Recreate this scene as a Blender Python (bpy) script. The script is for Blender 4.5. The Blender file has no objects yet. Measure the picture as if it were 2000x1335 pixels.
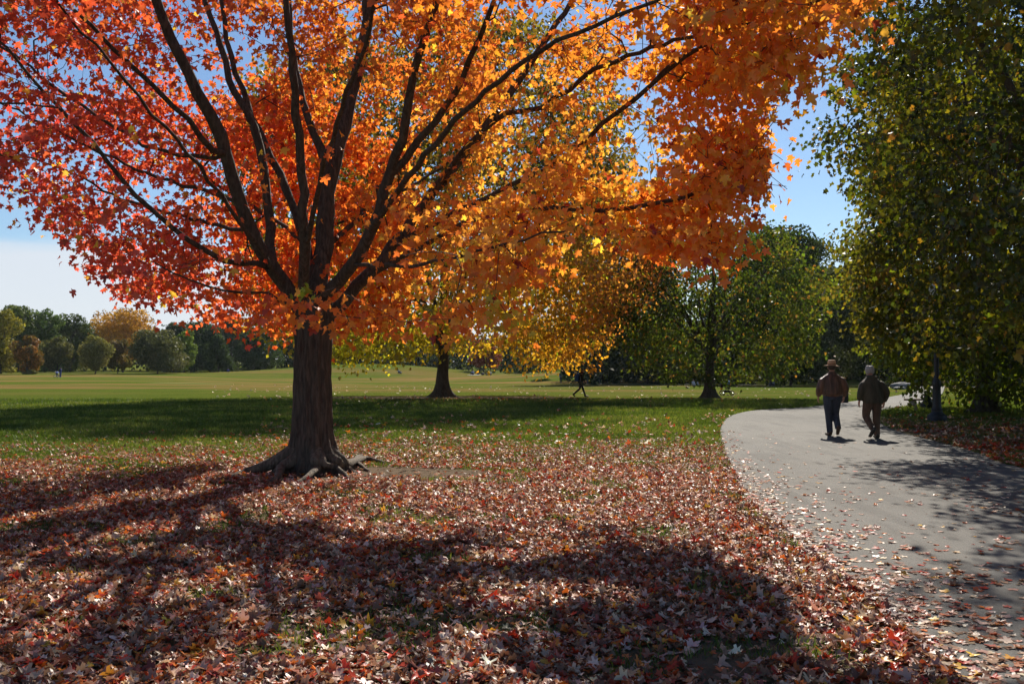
import bpy, bmesh, math, random
import numpy as np
from mathutils import Vector, Matrix, Euler

# ------------------------------------------------------------------ camera / world / sun
SC = bpy.context.scene
COL = SC.collection
R = math.radians
F = 1944.0                      # focal length in photo pixels (35 mm lens)
EYE = 1.6
PITCH = math.atan((720 - 667.5) / F)
SUN_AZ, SUN_EL = R(13.6), R(36.0)

cam_d = bpy.data.cameras.new('camera')
cam = bpy.data.objects.new('camera', cam_d)
COL.objects.link(cam)
cam_d.lens = 35.0
cam_d.sensor_width = 36.0
cam_d.clip_start = 0.1
cam_d.clip_end = 6000
cam.location = (0, 0, EYE)
cam.rotation_euler = (R(90) + PITCH, 0, 0)
SC.camera = cam

W = bpy.data.worlds.new('World')
SC.world = W
W.use_nodes = True
nt = W.node_tree
for n in list(nt.nodes):
    nt.nodes.remove(n)
w_out = nt.nodes.new('ShaderNodeOutputWorld')
w_bg = nt.nodes.new('ShaderNodeBackground')
w_sky = nt.nodes.new('ShaderNodeTexSky')
w_sky.sky_type = 'NISHITA'
w_sky.sun_disc = False
w_sky.sun_elevation = SUN_EL
w_sky.sun_rotation = SUN_AZ
w_sky.altitude = 50
w_sky.air_density = 1.0
w_sky.dust_density = 0.1
w_sky.ozone_density = 4.5
w_bg.inputs['Strength'].default_value = 0.062
# thin clouds: a bank low over the left of the field, streaks above it
tc = nt.nodes.new('ShaderNodeTexCoord')
sep = nt.nodes.new('ShaderNodeSeparateXYZ')
nt.links.new(tc.outputs['Generated'], sep.inputs[0])


def wmath(op, a, b=None, c=None):
    n = nt.nodes.new('ShaderNodeMath')
    n.operation = op
    for i, v in enumerate((a, b, c)):
        if v is None:
            continue
        if isinstance(v, (int, float)):
            n.inputs[i].default_value = v
        else:
            nt.links.new(v, n.inputs[i])
    return n.outputs[0]


mp = nt.nodes.new('ShaderNodeMapping')
mp.inputs['Scale'].default_value = (1.6, 1.6, 9.0)
nt.links.new(tc.outputs['Generated'], mp.inputs[0])
nz = nt.nodes.new('ShaderNodeTexNoise')
nz.inputs['Scale'].default_value = 1.7
nz.inputs['Detail'].default_value = 7
nz.inputs['Roughness'].default_value = 0.55
nt.links.new(mp.outputs[0], nz.inputs[0])


def wramp(v, a, b):
    n = nt.nodes.new('ShaderNodeMapRange')
    n.interpolation_type = 'SMOOTHSTEP'
    nt.links.new(v, n.inputs[0])
    n.inputs[1].default_value = a
    n.inputs[2].default_value = b
    return n.outputs[0]


zedge = wmath('ADD', sep.outputs[2], wmath('MULTIPLY', wmath('SUBTRACT', nz.outputs[0], 0.5), 0.10))
bank = wmath('SUBTRACT', 1.0, wramp(zedge, 0.098, 0.125))
left = wmath('SUBTRACT', 1.0, wramp(sep.outputs[0], -0.10, 0.30))
bank = wmath('MULTIPLY', bank, wmath('MULTIPLY_ADD', left, 0.75, 0.25))
streak = wmath('MULTIPLY', wramp(nz.outputs[0], 0.56, 0.80), wmath('SUBTRACT', 1.0, wramp(sep.outputs[2], 0.10, 0.24)))
cl = wmath('MAXIMUM', wmath('MULTIPLY', bank, 0.86), wmath('MULTIPLY', streak, 0.6))
w_mix = nt.nodes.new('ShaderNodeMixRGB')
nt.links.new(cl, w_mix.inputs[0])
w_mix.inputs[2].default_value = (7.4, 7.8, 8.4, 1)
nt.links.new(w_sky.outputs[0], w_mix.inputs[1])
nt.links.new(w_mix.outputs[0], w_bg.inputs['Color'])
nt.links.new(w_bg.outputs[0], w_out.inputs['Surface'])

sun_d = bpy.data.lights.new('sun', 'SUN')
sun_d.energy = 5.0
sun_d.angle = R(0.53)
sun_d.color = (1.0, 0.93, 0.82)
sun = bpy.data.objects.new('sun', sun_d)
COL.objects.link(sun)
SUNV = Vector((math.sin(SUN_AZ) * math.cos(SUN_EL), math.cos(SUN_AZ) * math.cos(SUN_EL), math.sin(SUN_EL)))
sun.rotation_euler = SUNV.to_track_quat('Z', 'Y').to_euler()
sun.location = (20, 60, 60)

SC.view_settings.view_transform = 'Standard'
SC.view_settings.look = 'None'
SC.view_settings.gamma = 1
SC.view_settings.exposure = 0.75
SC.cycles.use_denoising = True
SC.cycles.max_bounces = 7
SC.cycles.diffuse_bounces = 4
SC.cycles.glossy_bounces = 2
SC.cycles.transmission_bounces = 4
SC.cycles.transparent_max_bounces = 4
SC.cycles.volume_bounces = 0
SC.cycles.caustics_reflective = False
SC.cycles.caustics_refractive = False
SC.cycles.sample_clamp_indirect = 6.0

rng = np.random.default_rng(7)


# ------------------------------------------------------------------ small helpers
def ray(px, py):
    u = (px - 1000) / F
    v = (667.5 - py) / F
    return np.array([u, math.cos(PITCH) - v * math.sin(PITCH), math.sin(PITCH) + v * math.cos(PITCH)])


def P(px, py, D):
    d = ray(px, py)
    d = d * (D / d[1])
    return np.array([d[0], D, EYE + d[2]])


def G(px, py, z=0.0):
    d = ray(px, py)
    t = (z - EYE) / d[2]
    return np.array([d[0] * t, d[1] * t, z])


def proj(p):
    """world points (n,3) -> photo pixel coordinates"""
    q = p - np.array([0, 0, EYE])
    c, s = math.cos(PITCH), math.sin(PITCH)
    y = q[:, 1] * c + q[:, 2] * s
    z = -q[:, 1] * s + q[:, 2] * c
    return 1000 + F * q[:, 0] / y, 667.5 - F * z / y


def shadow_px(p):
    """photo pixel of the spot on flat ground that a point shades"""
    x, y = p[:, 0] - 0.323 * p[:, 2], p[:, 1] - 1.337 * p[:, 2]
    yy = np.maximum(y, 0.4)
    return 1000 + F * x / yy, 720 + EYE * F / yy, x, y


def sstep(a, b, x):
    t = np.clip((x - a) / (b - a), 0, 1)
    return t * t * (3 - 2 * t)


def gz(x, y):
    x = np.asarray(x, float)
    y = np.asarray(y, float)
    u = x / np.maximum(y, 1.0)
    z = -0.75 * sstep(62, 160, y) + 0.55 * sstep(165, 250, y)
    z = z + 0.9 * sstep(70, 165, y) * (1 - sstep(-0.42, -0.12, u))
    z = z + 3.0 * np.exp(-((x + 34) / 27) ** 2 - ((y - 238) / 24) ** 2)
    z = z + 2.3 * np.exp(-((x - 22) / 24) ** 2 - ((y - 196) / 22) ** 2)
    z = z + 1.3 * np.exp(-((x - 62) / 28) ** 2 - ((y - 165) / 22) ** 2)
    z = z + 6.0 * sstep(270, 600, y)
    near = np.exp(-(((x + 2.95) ** 2 + (y - 14.8) ** 2) / 2.6 ** 2)) * 0.06
    return z + near


def npoly_in(poly, x, y):
    poly = np.asarray(poly, float)
    inside = np.zeros(len(x), bool)
    n = len(poly)
    j = n - 1
    for i in range(n):
        xi, yi = poly[i]
        xj, yj = poly[j]
        c = ((yi > y) != (yj > y)) & (x < (xj - xi) * (y - yi) / (yj - yi + 1e-12) + xi)
        inside ^= c
        j = i
    return inside


_perm = np.random.default_rng(3).random((64, 64, 64))


def vnoise(p):
    p = np.asarray(p, float)
    i = np.floor(p).astype(int)
    f = p - i
    f = f * f * (3 - 2 * f)
    out = 0
    for dx in (0, 1):
        for dy in (0, 1):
            for dz in (0, 1):
                w = (f[:, 0] if dx else 1 - f[:, 0]) * (f[:, 1] if dy else 1 - f[:, 1]) * (f[:, 2] if dz else 1 - f[:, 2])
                out = out + w * _perm[(i[:, 0] + dx) % 64, (i[:, 1] + dy) % 64, (i[:, 2] + dz) % 64]
    return out


def fnoise(p, s, seed=0.0):
    q = np.asarray(p, float) / s + seed
    return (vnoise(q) * 0.6 + vnoise(q * 2.1 + 7.3) * 0.28 + vnoise(q * 4.3 + 3.1) * 0.12)


def unit(v):
    return v / (np.linalg.norm(v, axis=-1, keepdims=True) + 1e-9)


def new_mesh(name, V, Fc, mat, parent=None, col=None, smooth=False, loc=None):
    """V (n,3); Fc (m,k) constant-size faces"""
    V = np.asarray(V, np.float32)
    Fc = np.asarray(Fc, np.int32)
    me = bpy.data.meshes.new(name)
    me.vertices.add(len(V))
    me.vertices.foreach_set('co', V.ravel())
    k = Fc.shape[1]
    me.loops.add(Fc.size)
    me.loops.foreach_set('vertex_index', Fc.ravel())
    me.polygons.add(len(Fc))
    me.polygons.foreach_set('loop_start', np.arange(0, Fc.size, k, dtype=np.int32))
    if smooth:
        me.polygons.foreach_set('use_smooth', np.ones(len(Fc), bool))
    me.update(calc_edges=True)
    if col is not None:
        a = me.attributes.new('Col', 'FLOAT_COLOR', 'POINT')
        c = np.ones((len(V), 4), np.float32)
        c[:, :3] = col
        a.data.foreach_set('color', c.ravel())
    me.materials.append(mat)
    ob = bpy.data.objects.new(name, me)
    COL.objects.link(ob)
    if parent is not None:
        ob.parent = parent
    if loc is not None:
        ob.location = loc
    return ob


def tag(o, label=None, cat=None, group=None, kind=None):
    if label:
        o['label'] = label
    if cat:
        o['category'] = cat
    if group:
        o['group'] = group
    if kind:
        o['kind'] = kind
    return o


def thing(name, label, cat, loc=(0, 0, 0), rz=0.0, group=None):
    o = bpy.data.objects.new(name, None)
    o.empty_display_size = 0.3
    COL.objects.link(o)
    o.location = [float(v) for v in loc]
    o.rotation_euler = (0, 0, rz)
    return tag(o, label, cat, group)


# ------------------------------------------------------------------ materials
class MatB:
    def __init__(self, name):
        self.m = bpy.data.materials.new(name)
        self.m.use_nodes = True
        self.nt = self.m.node_tree
        self.nt.nodes.clear()
        self.out = self.n('ShaderNodeOutputMaterial')

    def n(self, t, **kw):
        x = self.nt.nodes.new(t)
        for k, v in kw.items():
            setattr(x, k, v)
        return x

    def put(self, sock, v):
        if isinstance(v, bpy.types.NodeSocket):
            self.nt.links.new(v, sock)
        elif isinstance(v, tuple) and len(v) == 3 and sock.type == 'RGBA':
            sock.default_value = (*v, 1)
        else:
            sock.default_value = v

    def math(self, op, a, b=0.0, c=None, clamp=False):
        x = self.n('ShaderNodeMath', operation=op, use_clamp=clamp)
        self.put(x.inputs[0], a)
        self.put(x.inputs[1], b)
        if c is not None:
            self.put(x.inputs[2], c)
        return x.outputs[0]

    def mix(self, f, a, b, mode='MIX'):
        x = self.n('ShaderNodeMixRGB', blend_type=mode)
        self.put(x.inputs[0], f)
        self.put(x.inputs[1], a)
        self.put(x.inputs[2], b)
        return x.outputs[0]

    def pos(self):
        return self.n('ShaderNodeNewGeometry').outputs['Position']

    def obj(self):
        return self.n('ShaderNodeTexCoord').outputs['Object']

    def mapv(self, v, scale=(1, 1, 1), loc=(0, 0, 0)):
        x = self.n('ShaderNodeMapping')
        self.put(x.inputs[0], v)
        x.inputs['Scale'].default_value = scale
        x.inputs['Location'].default_value = loc
        return x.outputs[0]

    def noise(self, v, scale, detail=4, rough=0.55, dist=0.0):
        x = self.n('ShaderNodeTexNoise')
        self.put(x.inputs['Vector'], v)
        x.inputs['Scale'].default_value = scale
        x.inputs['Detail'].default_value = detail
        x.inputs['Roughness'].default_value = rough
        x.inputs['Distortion'].default_value = dist
        return x.outputs[0]

    def ramp(self, v, a, b, lo=0.0, hi=1.0):
        x = self.n('ShaderNodeMapRange')
        x.interpolation_type = 'SMOOTHSTEP'
        self.put(x.inputs[0], v)
        x.inputs[1].default_value = a
        x.inputs[2].default_value = b
        x.inputs[3].default_value = lo
        x.inputs[4].default_value = hi
        return x.outputs[0]

    def dist(self, v, p, scale=(1, 1, 1)):
        s = self.n('ShaderNodeVectorMath', operation='SUBTRACT')
        self.put(s.inputs[0], v)
        s.inputs[1].default_value = p
        m = self.n('ShaderNodeVectorMath', operation='MULTIPLY')
        self.put(m.inputs[0], s.outputs[0])
        m.inputs[1].default_value = scale
        l = self.n('ShaderNodeVectorMath', operation='LENGTH')
        self.put(l.inputs[0], m.outputs[0])
        return l.outputs['Value']

    def bump(self, h, strength=0.5, dist=0.02):
        x = self.n('ShaderNodeBump')
        x.inputs['Strength'].default_value = strength
        x.inputs['Distance'].default_value = dist
        self.put(x.inputs['Height'], h)
        return x.outputs[0]

    def principled(self, col, rough=0.7, normal=None, metal=0.0, spec=0.5, sheen=0.0):
        x = self.n('ShaderNodeBsdfPrincipled')
        self.put(x.inputs['Base Color'], col)
        self.put(x.inputs['Roughness'], rough)
        self.put(x.inputs['Metallic'], metal)
        self.put(x.inputs['Specular IOR Level'], spec)
        if sheen:
            x.inputs['Sheen Weight'].default_value = sheen
        if normal is not None:
            self.put(x.inputs['Normal'], normal)
        self.nt.links.new(x.outputs[0], self.out.inputs[0])
        return x


def leaf_mat(name, trans=0.45, gloss=0.05, grough=0.38, sat_t=(1.0, 0.95, 0.6)):
    b = MatB(name)
    at = b.n('ShaderNodeAttribute', attribute_name='Col').outputs['Color']
    d = b.n('ShaderNodeBsdfDiffuse')
    b.put(d.inputs[0], at)
    t = b.n('ShaderNodeBsdfTranslucent')
    b.put(t.inputs[0], b.mix(1.0, at, sat_t, 'MULTIPLY'))
    g = b.n('ShaderNodeBsdfGlossy')
    g.inputs['Color'].default_value = (1, 1, 1, 1)
    g.inputs['Roughness'].default_value = grough
    m1 = b.n('ShaderNodeMixShader')
    m1.inputs[0].default_value = trans
    b.put(m1.inputs[1], d.outputs[0])
    b.put(m1.inputs[2], t.outputs[0])
    m2 = b.n('ShaderNodeMixShader')
    m2.inputs[0].default_value = gloss
    b.put(m2.inputs[1], m1.outputs[0])
    b.put(m2.inputs[2], g.outputs[0])
    b.put(b.out.inputs[0], m2.outputs[0])
    return b.m


M_LEAF = leaf_mat('maple_leaf', 0.68, 0.03, 0.42, (1.0, 0.92, 0.55))
M_LEAFG = leaf_mat('green_leaf', 0.52, 0.03, 0.36, (1.0, 1.0, 0.4))
M_LEAFB = leaf_mat('far_leaf', 0.35, 0.02, 0.5, (1.0, 1.0, 0.6))
M_LITTER = leaf_mat('fallen_leaf', 0.25, 0.022, 0.35, (1.0, 0.8, 0.6))
M_BLADE = leaf_mat('grass_blade', 0.4, 0.02, 0.5, (1.0, 1.0, 0.4))


def bark_mat(name, base=(0.085, 0.06, 0.045), light=(0.19, 0.155, 0.125), sc=1.0, bs=0.9):
    b = MatB(name)
    p = b.pos()
    v = b.mapv(p, (1, 1, 0.16))
    n1 = b.noise(v, 26 * sc, 6, 0.65, 0.4)
    n2 = b.noise(b.mapv(p, (1, 1, 0.5)), 5 * sc, 3)
    r = b.ramp(n1, 0.38, 0.66)
    c = b.mix(r, base, light)
    c = b.mix(b.ramp(n2, 0.3, 0.7), c, b.mix(0.5, c, (0.07, 0.065, 0.05)))
    b.principled(c, 0.9, b.bump(n1, bs, 0.035), spec=0.25)
    return b.m


M_BARK = bark_mat('maple_bark', (0.042, 0.029, 0.022), (0.125, 0.092, 0.07))
M_ROOT = bark_mat('root_bark', (0.08, 0.062, 0.046), (0.20, 0.16, 0.12))
M_BARKD = bark_mat('dark_bark', (0.05, 0.038, 0.03), (0.11, 0.09, 0.07), 0.6)


def plain_mat(name, col, rough=0.7, var=0.25, sc=12.0, bump=0.2, spec=0.4, metal=0.0, dist=0.01):
    b = MatB(name)
    o = b.obj()
    n = b.noise(o, sc, 4)
    c2 = tuple(max(0.0, v * (1 - var)) for v in col)
    c3 = tuple(min(1.0, v * (1 + var)) for v in col)
    c = b.mix(b.ramp(n, 0.3, 0.7), c2, c3)
    b.principled(c, rough, b.bump(n, bump, dist), metal, spec)
    return b.m


# ground -----------------------------------------------------------------
def ground_mat():
    b = MatB('lawn')
    p = b.pos()
    fl = b.mapv(p, (1, 1, 0))
    big = b.noise(b.mapv(p, (0.5, 1, 0)), 0.045, 4, 0.6)
    mid = b.noise(fl, 0.6, 5, 0.6)
    fine = b.noise(b.mapv(p, (1, 0.45, 0)), 9, 6, 0.7)
    vf = b.noise(fl, 90, 3, 0.7)
    g1 = b.mix(b.ramp(mid, 0.3, 0.7), (0.048, 0.088, 0.014), (0.080, 0.122, 0.020))
    g1 = b.mix(b.ramp(fine, 0.35, 0.7), g1, (0.145, 0.155, 0.028))
    g1 = b.mix(b.ramp(vf, 0.4, 0.75, 0, 0.5), g1, (0.045, 0.07, 0.014))
    sx = b.n('ShaderNodeSeparateXYZ')
    b.put(sx.inputs[0], p)
    # worn, straw coloured stretches across the open field
    w = b.noise(b.mapv(p, (0.35, 1, 0), (13, 4, 0)), 0.07, 5, 0.65)
    far = b.ramp(sx.outputs[1], 48, 90)
    band = b.math('MULTIPLY', b.ramp(w, 0.44, 0.60), far)
    fade = b.ramp(sx.outputs[1], 190, 240, 1, 0.35)
    c = b.mix(b.math('MULTIPLY', b.math('MULTIPLY', band, fade), 0.95), g1, (0.215, 0.138, 0.052))
    bare = b.ramp(b.dist(p, (-38, 118, 0), (0.16, 0.5, 0)), 1.1, 0.4)
    c = b.mix(b.math('MULTIPLY', bare, 0.8), c, (0.36, 0.27, 0.15))
    bare2 = b.ramp(b.dist(p, (10, 62, 0), (0.10, 0.9, 0)), 1.2, 0.3)
    c = b.mix(b.math('MULTIPLY', bare2, 0.35), c, (0.3, 0.2, 0.1))
    # soil: beside the near trunk, under the leaf litter, round the second maple
    nn = b.noise(fl, 1.3, 5, 0.65)
    soilc = b.mix(b.noise(fl, 6, 6, 0.7), (0.12, 0.088, 0.06), (0.27, 0.215, 0.155))
    wob = b.math('MULTIPLY_ADD', b.math('SUBTRACT', nn, 0.5), 1.1, 0.0)

    def soil(c, pt, scale, amt=1.0):
        d = b.math('ADD', b.dist(p, pt, scale), wob)
        return b.mix(b.math('MULTIPLY', b.ramp(d, 1.1, 0.8), amt), c, soilc)
    c = soil(c, (-2.9, 14.8, 0), (0.62, 0.62, 0))
    c = soil(c, (-1.65, 15.0, 0), (0.6, 1.1, 0))
    c = soil(c, (-1.0, 10.0, 0), (0.125, 0.15, 0), 0.7)
    c = soil(c, (-4.0, 55.2, 0), (0.13, 0.28, 0))
    c = soil(c, (2.0, 52.5, 0), (0.16, 0.5, 0), 0.5)
    c = soil(c, (10.5, 53.2, 0), (0.45, 0.8, 0))
    c = soil(c, (4.1, 17.5, 0), (0.9, 0.3, 0), 0.8)
    c = soil(c, (1.15, 5.3, 0), (1.7, 1.3, 0), 0.6)
    c = soil(c, (12.5, 24, 0), (0.17, 0.12, 0), 0.75)
    h = b.math('ADD', b.math('MULTIPLY', fine, 0.6), b.math('MULTIPLY', vf, 0.7))
    b.principled(c, 0.95, b.bump(h, 0.9, 0.05), spec=0.0)
    return b.m


def asphalt_mat():
    b = MatB('asphalt')
    p = b.pos()
    fl = b.mapv(p, (1, 1, 0))
    sp = b.noise(fl, 130, 2, 0.8)
    md = b.noise(fl, 1.1, 5, 0.65)
    lg = b.noise(b.mapv(p, (1.0, 0.4, 0)), 0.35, 3)
    c = b.mix(b.ramp(sp, 0.36, 0.66), (0.060, 0.057, 0.051), (0.215, 0.203, 0.182))
    c = b.mix(b.ramp(md, 0.35, 0.75, 0, 0.5), c, (0.095, 0.082, 0.065))
    c = b.mix(b.ramp(lg, 0.4, 0.7, 0, 0.35), c, (0.034, 0.033, 0.031))
    gr = b.noise(fl, 34, 4, 0.75)
    c = b.mix(b.ramp(gr, 0.35, 0.68, 0, 0.55), c, b.mix(0.5, (0.28, 0.27, 0.245), c))
    wr = b.noise(b.mapv(p, (1.0, 0.16, 0), (3, 0, 0)), 2.2, 4, 0.6)
    c = b.mix(b.ramp(wr, 0.50, 0.62, 0, 0.35), c, (0.050, 0.047, 0.043))
    b.principled(c, 0.85, b.bump(b.math('ADD', sp, gr), 0.6, 0.008), spec=0.10)
    return b.m


# ------------------------------------------------------------------ ground sheet
def graded(lo, hi, centre, s0, grow):
    out = [centre]
    s = s0
    x = centre
    while x < hi:
        x += s
        out.append(min(x, hi))
        if x > centre + 30 * s0:
            s *= grow
    x = centre
    s = s0
    neg = []
    while x > lo:
        x -= s
        neg.append(max(x, lo))
        if x < centre - 30 * s0:
            s *= grow
    return np.array(sorted(set(neg + out)))


gx = graded(-1500, 1500, 0, 0.5, 1.05)
gy = np.concatenate([np.arange(-60, 0, 5), np.arange(0, 30, 0.4), np.arange(30, 300, 1.5), 300 * 1.06 ** np.arange(0, 32)])
X, Y = np.meshgrid(gx, gy)
V = np.stack([X.ravel(), Y.ravel(), gz(X.ravel(), Y.ravel())], 1)
nx, ny = len(gx), len(gy)
ii = (np.arange(ny - 1)[:, None] * nx + np.arange(nx - 1)[None, :]).ravel()
Fq = np.stack([ii, ii + 1, ii + nx + 1, ii + nx], 1)
ground = new_mesh('ground', V, Fq, ground_mat(), smooth=True)
tag(ground, 'park lawn with mown grass, worn straw coloured stretches and bare soil', 'ground', kind='structure')

# the path: outline given by points on the ground
PATH_L = [(1870, 1335), (1790, 1255), (1700, 1165), (1580, 1080), (1500, 1015), (1452, 960), (1428, 915), (1414, 875),
          (1408, 845), (1412, 826), (1428, 812), (1460, 803), (1510, 798.5), (1560, 796), (1610, 791), (1660, 784), (1700, 779),
          (1738, 774.5), (1768, 768), (1788, 760), (1792, 755)]
PATH_R = [(1845, 754), (1842, 764), (1835, 774), (1815, 783), (1790, 790), (1758, 795), (1728, 800), (1712, 808), (1712, 820),
          (1735, 835), (1772, 848), (1830, 862), (1900, 882), (2000, 915)]
pl = [G(*q)[:2] for q in PATH_L]
pr = [G(*q)[:2] for q in PATH_R] + [np.array([8.6, 12.0]), np.array([8.0, 5.0]), np.array([8.2, -6.0])]
pl = [np.array([1.2, -6.0]), np.array([1.6, 1.0]), np.array([2.0, 3.6])] + pl


def smooth_line(pts, step=0.12, jit=0.035, rr=random.Random(5)):
    pts = [np.asarray(q, float) for q in pts]
    out = []
    for i in range(len(pts) - 1):
        p0 = pts[max(i - 1, 0)]
        p1, p2 = pts[i], pts[i + 1]
        p3 = pts[min(i + 2, len(pts) - 1)]
        n = max(2, int(np.linalg.norm(p2 - p1) / step))
        for k in range(n):
            t = k / n
            q = 0.5 * ((2 * p1) + (p2 - p0) * t + (2 * p0 - 5 * p1 + 4 * p2 - p3) * t * t + (3 * p1 - p0 - 3 * p2 + p3) * t ** 3)
            out.append(q + np.array([rr.uniform(-jit, jit), rr.uniform(-jit, jit)]))
    out.append(pts[-1])
    return out


outline = smooth_line(pl) + smooth_line(pr)
PATH_POLY = np.array(outline)
bm = bmesh.new()
vs = [bm.verts.new((q[0], q[1], 0.008)) for q in outline]
f = bm.faces.new(vs)
bmesh.ops.triangulate(bm, faces=[f], ngon_method='EAR_CLIP')
bmesh.ops.recalc_face_normals(bm, faces=bm.faces[:])
me = bpy.data.meshes.new('path')
bm.to_mesh(me)
bm.free()
if me.polygons[0].normal.z < 0:
    me.flip_normals()
M_ASPH = asphalt_mat()
me.materials.append(M_ASPH)
path = bpy.data.objects.new('path', me)
COL.objects.link(path)
tag(path, 'curving grey asphalt park path', 'path', kind='structure')

# the same path carrying on along the foot of the woods, far off
bl = [(44, 88), (46, 108), (40, 122), (26, 134), (8, 142)]
L = smooth_line([np.array(q, float) for q in bl], 1.0, 0.0)
V, Fc = [], []
for i, q in enumerate(L):
    a = L[max(i - 1, 0)]
    c = L[min(i + 1, len(L) - 1)]
    t = (c - a) / np.linalg.norm(c - a)
    nrm = np.array([-t[1], t[0]])
    for s in (-1.6, 0, 1.6):
        w = q + nrm * s
        V.append((w[0], w[1], float(gz(w[0], w[1])) + 0.09))
    if i:
        k = 3 * i
        Fc += [(k - 3, k - 2, k + 1, k), (k - 2, k - 1, k + 2, k + 1)]
fp = new_mesh('path', V, Fc, M_ASPH)
tag(fp, 'far stretch of asphalt path at the foot of the shaded woods', 'path', kind='structure')


# ------------------------------------------------------------------ leaves
def fan_leaf(outline, cz=0.0):
    """outline points (u along the axis from the stem, v sideways), fanned from a centre near the stem"""
    o = np.array(outline, float)
    c = np.array([[0.42, 0.0]])
    pts = np.vstack([c, o])
    n = len(o)
    tri = [(0, i + 1, (i + 1) % n + 1) for i in range(n)]
    return pts, np.array(tri)


MAPLE = fan_leaf([(0, 0), (0.10, 0.30), (0.02, 0.50), (0.30, 0.33), (0.42, 0.62), (0.62, 0.52), (0.58, 0.20), (0.80, 0.20), (1.05, 0),
                  (0.80, -0.20), (0.58, -0.20), (0.62, -0.52), (0.42, -0.62), (0.30, -0.33), (0.02, -0.50), (0.10, -0.30)])
LEAF8 = fan_leaf([(0, 0), (0.12, 0.42), (0.42, 0.28), (0.62, 0.50), (0.74, 0.18), (1.0, 0), (0.74, -0.18), (0.62, -0.5), (0.42, -0.28), (0.12, -0.42)])
LEAF5 = (np.array([(0, 0), (0.35, 0.42), (1.0, 0.08), (0.55, -0.40)], float), None)


def build_leaves(base, axis, normal, size, color, shape=MAPLE, curl=0.25, fold=0.25):
    """vectorised: one small curved blade per row. returns V, faces, colours"""
    pts, tri = shape
    n = len(base)
    A = unit(axis)
    N = normal - (normal * A).sum(1, keepdims=True) * A
    N = unit(N)
    B = np.cross(N, A)
    u = pts[:, 0][None, :, None]
    v = pts[:, 1][None, :, None]
    cu = (curl * rng.normal(1, 0.8, n))[:, None, None]
    fo = (fold * rng.normal(1, 0.8, n))[:, None, None]
    sk = rng.uniform(0.82, 1.15, n)[:, None, None]
    w = -cu * (u - 0.3) ** 2 + fo * np.abs(v) + 0.10 * np.sin(u * 7 + v * 5 + rng.uniform(0, 6, n)[:, None, None]) * np.abs(cu)
    Vv = base[:, None, :] + size[:, None, None] * (u * A[:, None, :] + v * sk * B[:, None, :] + w * N[:, None, :])
    k = len(pts)
    if tri is None:
        Fc = np.arange(n)[:, None] * k + np.arange(k)[None, :]
    else:
        Fc = (np.arange(n)[:, None, None] * k + tri[None]).reshape(-1, 3)
    C = np.repeat(color, k, axis=0)
    return Vv.reshape(-1, 3), Fc, C


def rand_dirs(n):
    v = rng.normal(size=(n, 3))
    return unit(v)


def palette(t, stops):
    xs = [s[0] for s in stops]
    return np.stack([np.interp(t, xs, [s[1][k] for s in stops]) for k in range(3)], 1)


def vary(c, n, b=0.18, h=0.10):
    c = c * np.exp(rng.normal(0, b, n))[:, None]
    g = np.exp(rng.normal(0, h, n))
    c = c.copy()
    c[:, 1] *= g
    return np.clip(c, 0.002, 0.95)


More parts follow.
